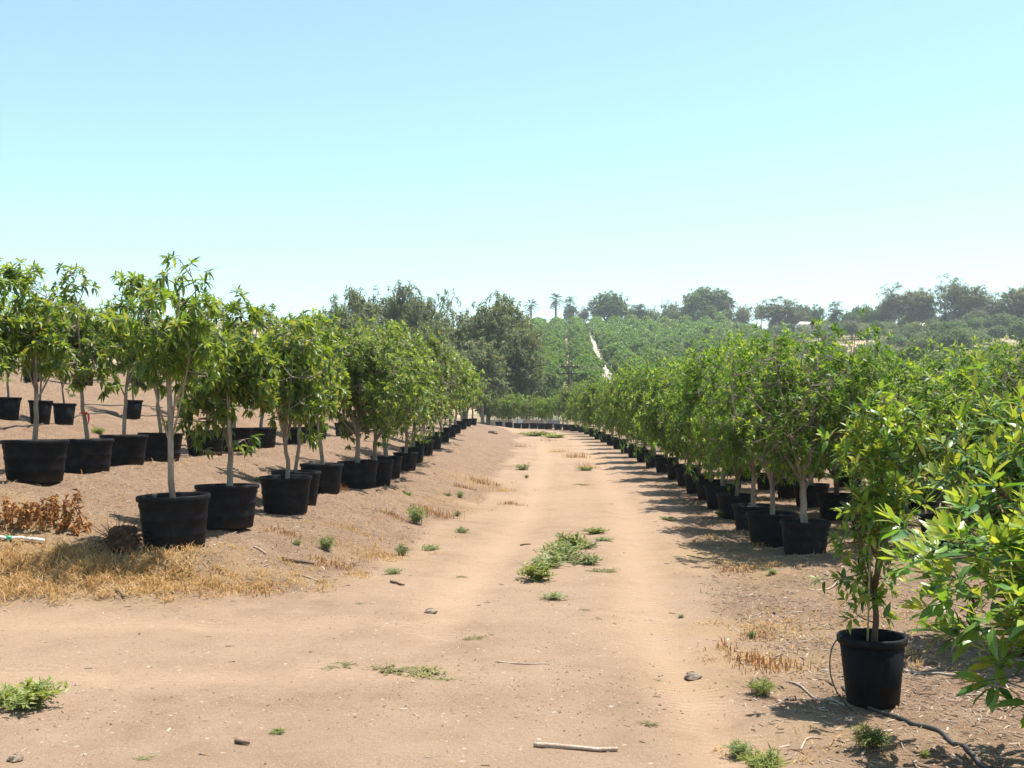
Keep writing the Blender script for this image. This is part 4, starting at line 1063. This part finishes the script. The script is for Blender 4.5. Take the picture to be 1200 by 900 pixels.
def blades(G, X, Y, Z, L, rs, lean=.6, wid=.006, seg=2):
    m = len(X); a = rs.uniform(0, 6.28, m); ln = np.abs(rs.normal(0, lean, m)) if lean else rs.uniform(.55, 1.5, m)
    dx, dy = np.cos(a), np.sin(a)
    tw = rs.uniform(0, 6.28, m); sx_, sy_ = np.cos(tw) * wid, np.sin(tw) * wid
    base = np.stack([X, Y, Z - .004], 1)
    hz = np.cos(np.minimum(ln, 1.45)) * L; hr = np.sin(np.minimum(ln, 1.45)) * L
    midp = base + np.stack([dx * hr * .4, dy * hr * .4, hz * .62], 1)
    tip = base + np.stack([dx * hr, dy * hr, hz * .85], 1)
    S = np.stack([sx_, sy_, np.zeros(m)], 1)
    W = np.stack([base - S, base + S, midp + S * .8, midp - S * .8, tip], 1)
    off = (np.arange(m) * 5)[:, None, None]
    G.add(W, T=(np.array([[3, 2, 4]])[None] + off).reshape(-1, 3), Q=(np.array([[0, 1, 2, 3]])[None] + off).reshape(-1, 4))
# dry straw lying and standing in patches
G = Geo()
for (px, py, rx_, ry_, n, L, lean) in [(30, 668, 1.1, .5, 6500, .12, 1.25), (110, 664, .8, .45, 5200, .11, 1.25), (180, 678, .7, .3, 2600, .08, 1.3), (250, 686, .7, .25, 500, .07, 1.1), (60, 690, 1.3, .25, 1300, .09, 1.0),
                                   (320, 676, .6, .3, 350, .06, 1.1), (450, 655, .35, .4, 260, .07, 1.0), (390, 660, .4, .3, 200, .06, 1.0), (850, 640, .4, .9, 420, .07, 1.0), (880, 660, .4, .5, 420, .07, 1.0), (870, 733, .45, .2, 380, .05, 1.0),
                                   (850, 770, .35, .2, 260, .05, 1.0), (1075, 775, .3, .3, 200, .06, 1.0), (990, 705, .3, .3, 160, .06, 1.0), (560, 565, .7, 1.3, 300, .09, .9), (600, 577, .4, 1.2, 200, .07, 1.0), (420, 635, .5, .5, 200, .06, 1.0), (940, 880, .4, .2, 160, .05, 1.1), (310, 690, .9, .22, 900, .06, 1), (385, 672, .6, .3, 500, .06, 1), (300, 655, .5, .4, 300, .05, 1), (470, 640, .7, .8, 500, .05, 1), (520, 590, .6, 1.4, 500, .06, 1), (330, 620, .6, .7, 400, .05, 1), (600, 545, .7, 2.5, 400, .07, 1), (830, 625, .6, .9, 400, .06, 1), (960, 720, .8, .4, 400, .05, 1)]:
    hx, hy = hit(px, py)
    n = int(n * .62); nt_ = max(5, n // 44)
    tx, ty = hx + rs.normal(0, rx_ * .62, nt_), hy + rs.normal(0, ry_ * .62, nt_)
    q = rs.randint(0, nt_, n); ts = rs.uniform(.03, .12, nt_)[q]
    X, Y = tx[q] + rs.normal(0, 1, n) * ts, ty[q] + rs.normal(0, 1, n) * ts * .8
    ok = np.array([not in_pot(a, b) for a, b in zip(X, Y)]); X, Y = X[ok], Y[ok]
    blades(G, X, Y, ground_z(X, Y) + rs.uniform(0, .05, len(X)) * (L / .12), rs.uniform(.4, 1.25, len(X)) * L, rs, None, .004)
n = 26000
Xs, Ys = scatter(n, 7.5, 45)
rd, _ = masks(Xs, Ys)
kk = rs.rand(n) < (1 - rd) * np.clip(clus(Xs, Ys, .7, 61) * 1.5 - .35, 0, 1)
Xs, Ys = Xs[kk], Ys[kk]; ok = np.array([not in_pot(a, b) for a, b in zip(Xs, Ys)]); Xs, Ys = Xs[ok], Ys[ok]
blades(G, Xs, Ys, ground_z(Xs, Ys) + .004, rs.uniform(.03, .12, len(Xs)) * np.clip(Ys / 12, .8, 1.6), rs, None, .004)
o = link('dry_grass', G.mesh('dry_grass', M['straw'], False)); tag(o, 'dry straw-coloured grass lying in patches on the bank and verge', 'dry grass', None, 'stuff')

# ---- single dry weeds and stalks
def dry_weed(px, py, w_, h_, n, lab, seed, mat='rust', grp='rust-brown dry weeds'):
    rs = np.random.RandomState(seed); x, y = hit(px, py); z = gz(x, y)
    G = Geo(); X, Y = rs.normal(0, w_ * .45, n), rs.normal(0, min(w_ * .5, .25), n)
    Z = ground_z(X + x, Y + y) - z
    blades(G, X, Y, Z, rs.uniform(.25, 1, n) ** 1.5 * h_ * 1.15, rs, .85, .0036)
    o = link('dry_weed', G.mesh('dry_weed', M[mat], False), None, (x, y, z)); tag(o, lab, 'dry weed', grp, 'stuff' if w_ > .19 or n < 170 else None)
def dead_stalks(px, py, h_, n, lab, seed, spread=.10):
    rs = np.random.RandomState(seed); x, y = hit(px, py); z = gz(x, y)
    G = Geo(); LV = Leaves([leaf_template(.5, .4, .3, 1), leaf_template(.6, .9, .5, 1)])
    for k in range(n):
        b = np.array([rs.normal(0, spread), rs.normal(0, spread * .7), -.02]); hh = h_ * rs.uniform(.55, 1)
        top = b + np.array([rs.normal(0, .05), rs.normal(0, .05), hh]); p = bez(b, (b + top) / 2 + rs.normal(0, .02, 3), top, 5)
        G.tube(p, np.linspace(.006, .003, 5), 4)
        m = 46; t_ = rs.uniform(.15, 1, m); P = np.stack([np.interp(t_, np.linspace(0, 1, 5), p[:, i]) for i in range(3)], 1)
        A = norm(np.stack([rs.normal(0, 1, m), rs.normal(0, 1, m), rs.normal(-.3, .6, m)], 1))
        LV.add(P, A, rs.uniform(.025, .06, m), rs.randint(0, 2, m), 0, rs, 1.0)
    LV.bake(G)
    o = link('dead_plant', G.mesh('dead_plant', M['rust'], False), None, (x, y, z)); tag(o, lab, 'dead plant', 'dead brown plants under the left rows')
dead_stalks(12, 612, .34, 8, 'bushy dead brown plant at the left picture edge', 1)
dead_stalks(26, 616, .30, 6, 'short dead plant between the edge plant and the thin stalk', 2)
dead_stalks(43, 612, .34, 2, 'thin single dead brown stalk below the widest tub', 3, .03)
dead_stalks(57, 613, .32, 3, 'narrow dead plant right of the thin dead stalk', 4, .05)
dead_stalks(72, 616, .38, 7, 'tallest dead brown plant in front of the second-row tubs', 5, .07)
dead_stalks(90, 622, .18, 5, 'low dead plant right of the tallest dead one', 6, .08)
dry_weed(565, 566, .5, .22, 260, 'rust-brown dry weed on the bank right of the touching tubs', 11)
dry_weed(520, 606, .25, .2, 120, 'small rust-brown weed lower on the bank left of a green tuft', 12)
dry_weed(676, 536, .55, .3, 300, 'long rust-brown weed strip on the crown of the far road', 13)
dry_weed(690, 548, .45, .28, 200, 'rust-brown weed at the near end of the strip on the road crown', 14)
dry_weed(612, 524, .6, .3, 200, 'rust-brown weed along the left edge of the far road', 15)
dry_weed(640, 517, .7, .3, 160, 'farthest rust-brown weed near the road bend', 16)
dry_weed(905, 782, .28, .09, 260, 'row of short brown dry stubble left of the bucket pot', 17)
dry_weed(880, 774, .16, .10, 120, 'brown stubble clump at the left end of the stubble row', 18)
dry_weed(890, 742, .2, .07, 120, 'small brown stubble clump farther up the right verge', 19)
dry_weed(395, 577, .22, .16, 160, 'dead leaves heaped against the fifth tub on the bank', 20)
dry_weed(860, 668, .3, .1, 160, 'brown dry tuft at the shadow edge below the right row', 21)
dry_weed(850, 268 + 492, .1, .12, 40, 'thin brown weed standing alone on the right verge', 22)

for k, (px, py, w_, h_, lab) in enumerate([(440, 652, .3, .10, 'orange dry tuft beside the low weed at the bank foot'), (392, 662, .3, .09, 'orange dry tuft lower on the bank below the spiky weed'), (305, 692, .35, .08, 'flat straw tuft at the near edge of the bank'),
        (412, 622, .3, .10, 'orange dry tuft in the middle of the bank'), (498, 600, .28, .13, 'rust dry tuft left of the small brown weed on the bank'), (458, 605, .3, .10, 'low dry tuft left of the tall spiky weed'), (590, 575, .35, .12, 'dry tuft near the top of the bank edge'),
        (335, 628, .3, .10, 'dry tuft just right of the second tub'), (600, 592, .3, .09, 'dry tuft at the road side of the bank'), (655, 530, .5, .22, 'dry tuft on the left wheel track far away'), (545, 572, .3, .14, 'dry tuft left of the rust-brown weed on the bank'), (245, 690, .3, .10, 'dry tuft at the right end of the straw')]):
    dry_weed(px, py, w_, h_, 240, lab, 40 + k, 'rust' if k % 3 else 'straw')

# ---- green weeds
def weed_mesh(seed, r_, h_, stems, per, L, mat, wr=.3, upright=.5):
    rs = np.random.RandomState(seed); G = Geo(); LV = Leaves([leaf_template(wr, .1, .2, 1), leaf_template(wr, .4, .2, 1)])
    for k in range(stems):
        a = rs.uniform(0, 6.28); rr = r_ * rs.uniform(.25, 1.0) ; b = np.array([rs.normal(0, r_ * .22), rs.normal(0, r_ * .22), -.01])
        top = np.array([math.cos(a) * rr, math.sin(a) * rr, h_ * rs.uniform(.4, 1) * (1.15 - .6 * rr / r_)])
        p = bez(b, (b * .6 + top * .4) + [0, 0, h_ * upright * .4], top, 4)
        G.tube(p, [.003, .0026, .002, .0015], 3, cap=False)
        t_ = rs.uniform(.15, 1, per); P = np.stack([np.interp(t_, np.linspace(0, 1, 4), p[:, i]) for i in range(3)], 1)
        A = norm(np.stack([rs.normal(0, 1, per), rs.normal(0, 1, per), rs.uniform(-.1, 1.1, per)], 1))
        LV.add(P, A, rs.uniform(.5, 1, per) * L, rs.randint(0, 2, per), 0, rs, .5)
    LV.bake(G)
    return G.mesh('weed', mat)
WM = {'grey': [weed_mesh(i, .2, .15, 34, 18, .05, M['weed'], .26) for i in (1, 2, 3)],
      'light': [weed_mesh(i, .2, .17, 36, 18, .06, M['weed_light'], .32) for i in (4, 5)],
      'flat': [weed_mesh(i, .2, .05, 40, 15, .035, M['weed_dry'], .3, .1) for i in (6, 7)],
      'spiky': [weed_mesh(i, .16, .2, 36, 18, .06, M['weed'], .14, 1.2) for i in (8, 9)],
      'spikylight': [weed_mesh(i, .16, .17, 40, 18, .06, M['weed_light'], .14, 1.0) for i in (10, 11)]}
GW = 'green weeds growing on the road and bank'
weeds = [  # px, py, width px, relative height, kind, label
    (660, 660, 62, 1.0, 'grey', 'largest grey-green weed in the middle of the road'), (640, 668, 52, .9, 'grey', 'grey-green weed filling the left of the big road patch'),
    (629, 682, 46, 1.0, 'light', 'bright yellow-green weed at the near left of the big road patch'), (688, 664, 44, .8, 'grey', 'grey-green weed at the right of the big road patch'),
    (668, 646, 48, .9, 'light', 'green weed at the back of the big road patch'), (706, 671, 44, .35, 'flat', 'low dull weed trailing right from the big road patch'),
    (648, 702, 34, .6, 'grey', 'small grey weed just below the big road patch'), (698, 628, 36, .5, 'light', 'low bright weed behind the big road patch'), (706, 637, 26, .4, 'grey', 'low grey weed right behind the big road patch'),
    (690, 645, 30, .6, 'grey', 'small grey weed at the right back of the road patch'),
    (382, 645, 30, 1.1, 'spiky', 'spiky grey-green weed below the third tub on the bank'), (348, 641, 16, .8, 'spiky', 'tiny weed left of the spiky one below the tubs'),
    (488, 615, 34, 1.2, 'spiky', 'tall spiky green weed in the middle of the bank'), (471, 653, 26, .9, 'spiky', 'weed beside orange straw low on the bank'), (503, 647, 28, .6, 'grey', 'wide low weed right of the straw on the bank'),
    (460, 675, 24, .8, 'grey', 'round weed at the foot of the bank'), (541, 626, 22, .9, 'grey', 'dark weed at the foot of the bank right of the spiky one'), (536, 606, 12, .9, 'spiky', 'narrow weed above the dark one at the bank foot'),
    (539, 585, 14, 1.2, 'spiky', 'upright weed below the rust-brown weed on the bank'), (524, 582, 14, .9, 'grey', 'small pale weed left of the upright one on the bank'), (478, 583, 14, 1.0, 'spikylight', 'small bright weed right of the touching tubs'),
    (612, 553, 20, 1.0, 'grey', 'grey weed on the bank edge where the far road narrows'), (617, 562, 9, .8, 'spiky', 'tiny weed just below the grey one on the bank edge'), (302, 565, 12, 1.0, 'spikylight', 'bright weed between the tubs of the two left rows'),
    (115, 510, 24, .9, 'spikylight', 'pale green weed between the ribboned tree and the next trunk'),
    (32, 830, 86, .9, 'light', 'big leafy weed at the left picture edge in the foreground'), (12, 822, 50, .9, 'light', 'leafy weed cut by the left picture edge'),
    (325, 860, 22, .5, 'light', 'tiny bright weed alone in the left foreground dirt'), (168, 890, 30, .3, 'flat', 'flat dull weed near the bottom picture edge'), (398, 780, 46, .45, 'flat', 'flat dull weed left of the long flat one'),
    (460, 784, 60, .5, 'flat', 'flat pale weed at the left of the long flat patch'), (500, 788, 62, .6, 'flat', 'flat pale weed at the right of the long flat patch'), (519, 797, 36, .5, 'flat', 'near tip of the long flat weed patch'),
    (556, 750, 38, .45, 'flat', 'flat weed alone in the middle foreground'), (422, 710, 12, .4, 'flat', 'tiny flat weed on the dirt below the bank'), (540, 676, 20, .3, 'flat', 'flat grey weed left of the big road patch'),
    (762, 850, 30, .45, 'flat', 'small dull weed above the pale stick'), (768, 796, 18, .3, 'flat', 'tiny weed in the right wheel track'), (686, 716, 18, .2, 'flat', 'very flat weed below the big road patch'),
    (893, 818, 44, .9, 'spikylight', 'bright spiky weed in front of the brown stubble row'), (866, 884, 46, .9, 'spiky', 'grey-green spiky weed near the bottom right'), (895, 908, 76, .9, 'spikylight', 'wide bright weed cut by the bottom picture edge'),
    (1020, 884, 62, .9, 'spikylight', 'bushy bright weed in front of the bucket pot'), (1084, 890, 14, 1.0, 'spikylight', 'tiny upright weed beside the black hose'), (798, 722, 12, .7, 'spiky', 'tiny green weed left of straw on the right verge'),
    (880, 745, 14, 1.3, 'spiky', 'thin upright weed behind the brown stubble'), (905, 676, 18, .7, 'spiky', 'small weed at the edge of the wood chips on the right'), (683, 570, 26, .4, 'flat', 'olive weed on the crown of the road past the big patch'),
    (686, 553, 26, .4, 'light', 'low bright weed at the end of the rust-brown strip'), (628, 513, 46, .3, 'light', 'bright weed at the left edge of the far road bend'), (650, 515, 36, .3, 'light', 'second bright weed along the far road bend'),
    (782, 612, 22, .6, 'grey', 'weed in the tree shadow at the right road edge'), (845, 610, 22, 1.0, 'spikylight', 'tall bright weed between the tubs of the right row'), (714, 593, 12, .4, 'flat', 'tiny weed in the right track past the big patch')]
for i, (px, py, wpx, hs, kd, lab) in enumerate(weeds):
    x, y = hit(px, py - 2); me = WM[kd][i % len(WM[kd])]
    s = 1.18 * wpx / FPX * y / .40
    o = link('weed', me, None, (x, y, gz(x, y)), RND.uniform(0, 6.28), (s, s, max(.25, s) * hs)); tag(o, lab, 'weed', GW)

# ---------------------------------------------------------------- hoses, pipes, sticks, root ball
def path_thing(name, pts, r_, mat, lab, cat, group=None, lift=1.0, n=8, jitter=0.0, taper=1.0):
    """a hose or stick following the ground through picture points"""
    P = np.array([hit(*p) for p in pts]); k = 5 * (len(P) - 1) + 1
    u = np.linspace(0, len(P) - 1, k)
    X, Y = np.interp(u, np.arange(len(P)), P[:, 0]), np.interp(u, np.arange(len(P)), P[:, 1])
    if jitter: X = X + np.random.RandomState(len(lab)).normal(0, jitter, k)
    for _ in range(2):
        if k > 4: X[1:-1] = (X[:-2] + 2 * X[1:-1] + X[2:]) / 4; Y[1:-1] = (Y[:-2] + 2 * Y[1:-1] + Y[2:]) / 4
    Z = ground_z(X, Y) + r_ * lift
    o0 = np.array([X.mean(), Y.mean(), Z.mean()])
    G = Geo(); G.tube(np.stack([X, Y, Z], 1) - o0, np.linspace(r_, r_ * taper, k), n)
    o = link(name, G.mesh(name, M[mat]), None, o0); tag(o, lab, cat, group)
    return o
path_thing('drip_hose', [(988, 806), (1004, 822), (1030, 834), (1060, 845), (1100, 862), (1130, 880), (1162, 904)], .011, 'hose', 'black drip hose running from the bucket pot to the bottom right', 'hose', jitter=.0012)
path_thing('drip_hose', [(1052, 786), (1080, 786), (1105, 788), (1135, 795)], .010, 'hose_dusty', 'dusty hose lying right of the bucket pot', 'hose')
path_thing('drip_hose', [(925, 803), (960, 815), (990, 826)], .007, 'hose_dusty', 'thin dusty hose end left of the bucket pot', 'hose')
path_thing('drip_hose', [(-30, 506), (20, 502), (60, 500), (100, 484), (160, 486), (215, 490)], .014, 'hose', 'black irrigation hose along the third row on the left slope', 'hose', jitter=.03)
path_thing('drip_hose', [(100, 474), (150, 475), (190, 478)], .014, 'hose', 'upper irrigation hose on the bare part of the left slope', 'hose', jitter=.03)
# feeder tube looping from the pot rim to the ground
g = Geo(); g.tube(np.vstack([bez((-.19, -.03, .40), (-.30, -.1, .36), (-.27, -.08, .18), 7), bez((-.27, -.08, .18), (-.24, -.1, .05), (-.17, -.16, .0), 6)[1:]]), .004, 6)
o = link('feeder_tube', g.mesh('feeder_tube', M['hose']), None, (FX, FY, gz(FX, FY))); tag(o, 'thin black feeder tube looping down beside the bucket pot', 'tube')
pp = path_thing('white_pipe', [(-30, 628), (8, 632), (52, 637)], .016, 'pvc', 'white plastic pipe lying at the left picture edge', 'pipe', lift=2.0)
x, y = hit(10, 632); g = Geo(); g.tube([(-.035, .0, 0), (.035, .0, -.002)], .024, 10); g.tube([(0, 0, 0), (0, -.02, -.05)], .014, 8)
q = link('connector', g.mesh('connector', M['green_tie']), pp, Vector((x, y, gz(x, y) + .034)) - pp.location); q['label'] = 'green plastic connector'
path_thing('stick', [(626, 875), (650, 878), (690, 880), (724, 880)], .012, 'stick', 'pale bleached stick lying on the dirt in the foreground', 'stick', taper=.75)
GT = 'loose twigs lying on the ground'
for (pts, r_, mt, lab) in [([(330, 655), (350, 658), (368, 661)], .02, 'bark_brown', 'thick brown stick below the third tub'), ([(345, 672), (372, 678)], .010, 'stick', 'thin pale twig at the foot of the bank'),
                           ([(985, 686), (960, 690), (940, 692)], .009, 'stick', 'pale branch among wood chips left of the bucket pot'), ([(805, 652), (835, 658)], .005, 'bark_brown', 'thin dark twig at the edge of the tree shadow'),
                           ([(582, 776), (615, 777), (645, 778)], .005, 'stick', 'very thin twig below the middle of the road'), ([(458, 683), (474, 686)], .014, 'bark_brown', 'short brown stick at the foot of the bank'),
                           ([(276, 868), (290, 871)], .012, 'bark_brown', 'small reddish-brown bark piece in the left foreground'), ([(938, 880), (942, 870), (950, 866), (962, 868)], .006, 'stick', 'curled pale twig near the bottom right'),
                           ([(610, 638), (622, 639)], .012, 'bark_brown', 'small dark stick left of the big weed patch'), ([(135, 690), (146, 702)], .012, 'bark_brown', 'small stick at the edge of the straw'), ([(298, 643), (312, 650)], .012, 'stick', 'bleached twig by the second tub'),
                           ([(1125, 812), (1160, 818)], .007, 'stick', 'thin pale twig under the big broad-leaved bush')]:
    path_thing('twig', pts, r_, mt, lab, 'twig', GT, taper=.6, n=6, jitter=.004)
# uprooted root ball
x, y = hit(143, 648); rs = np.random.RandomState(8); g = Geo()
n, k = 16, 9
V = []
for i in range(k):
    f = i / (k - 1) * math.pi
    for j in range(n):
        a = j * 2 * math.pi / n; r_ = .14 * (1 + rs.normal(0, .14))
        V.append([r_ * math.sin(f) * math.cos(a) * 1.1, r_ * math.sin(f) * math.sin(a), .12 - r_ * .95 * math.cos(f)])
g.add(V, Q=[[i * n + j, i * n + (j + 1) % n, (i + 1) * n + (j + 1) % n, (i + 1) * n + j] for i in range(k - 1) for j in range(n)])
t = empty('root_ball', (x, y, gz(x, y))); tag(t, 'dark uprooted root ball lying left of the nearest tub', 'root ball')
link('clod', g.mesh('clod', M['root'], False), t)
g = Geo()
for i in range(260):
    d = norm(rs.normal(0, 1, 3)); d[2] = abs(d[2]) * .9; p0 = np.array([0, 0, .11]) + d * .12
    e = p0 + d * rs.uniform(.03, .12) + rs.normal(0, .06, 3); e[2] = max(.0, e[2] - .03)
    g.tube(bez(p0, (p0 + e) / 2 + rs.normal(0, .03, 3), e, 5), np.linspace(.005, .002, 5), 3, cap=False)
link('roots', g.mesh('roots', M['root']), t)['kind'] = 'stuff'
# pale rocks
GRK = 'pale rocks on the ground'
for i, (px, py, s, lab) in enumerate([(578, 508, .28, 'pale rock at the crest of the bank near the road bend'), (815, 583, .03, 'small pale stone'), (275, 672, .0, ''), (812, 790, .05, 'tan flat stone on the right verge'), (18, 892, .035, 'brown stone at the bottom left corner'), (505, 714, .05, 'brown clod in the middle of the dirt'), (998, 800, .045, 'grey stone beside the bucket pot')]):
    if s < .02 or i == 1: continue
    rs = np.random.RandomState(60 + i); x, y = hit(px, py); g = Geo(); n, k = 9, 6; V = []
    for a_ in range(k):
        f = a_ / (k - 1) * math.pi
        for j in range(n):
            a = j * 2 * math.pi / n; r_ = s * (1 + rs.normal(0, .12)); V.append([1.2 * r_ * math.sin(f) * math.cos(a), r_ * math.sin(f) * math.sin(a), -r_ * .55 * math.cos(f)])
    g.add(V, Q=[[a_ * n + j, a_ * n + (j + 1) % n, (a_ + 1) * n + (j + 1) % n, (a_ + 1) * n + j] for a_ in range(k - 1) for j in range(n)])
    o = link('rock', g.mesh('rock', M['rock'], False), None, (x, y, gz(x, y) + s * .3)); tag(o, lab, 'rock', GRK)

# ---------------------------------------------------------------- haze
HZ = 0.00033
m, t, out = newmat('haze')
pv = N(t, 'ShaderNodeVolumePrincipled')
pv.inputs['Color'].default_value = rgb(.93, .97, 1.0); pv.inputs['Density'].default_value = HZ; pv.inputs['Anisotropy'].default_value = .2
t.links.new(pv.outputs[0], out.inputs['Volume'])
g = Geo(); zlo, zhi = float(gzv.min()) - 1.0, 92.0
g.box((0, 470, (zlo + zhi) / 2), (1640, 1100, zhi - zlo)); o = link('haze', g.mesh('haze', m, False)); tag(o, 'pale haze in the air over the orchard', 'haze', None, 'stuff')
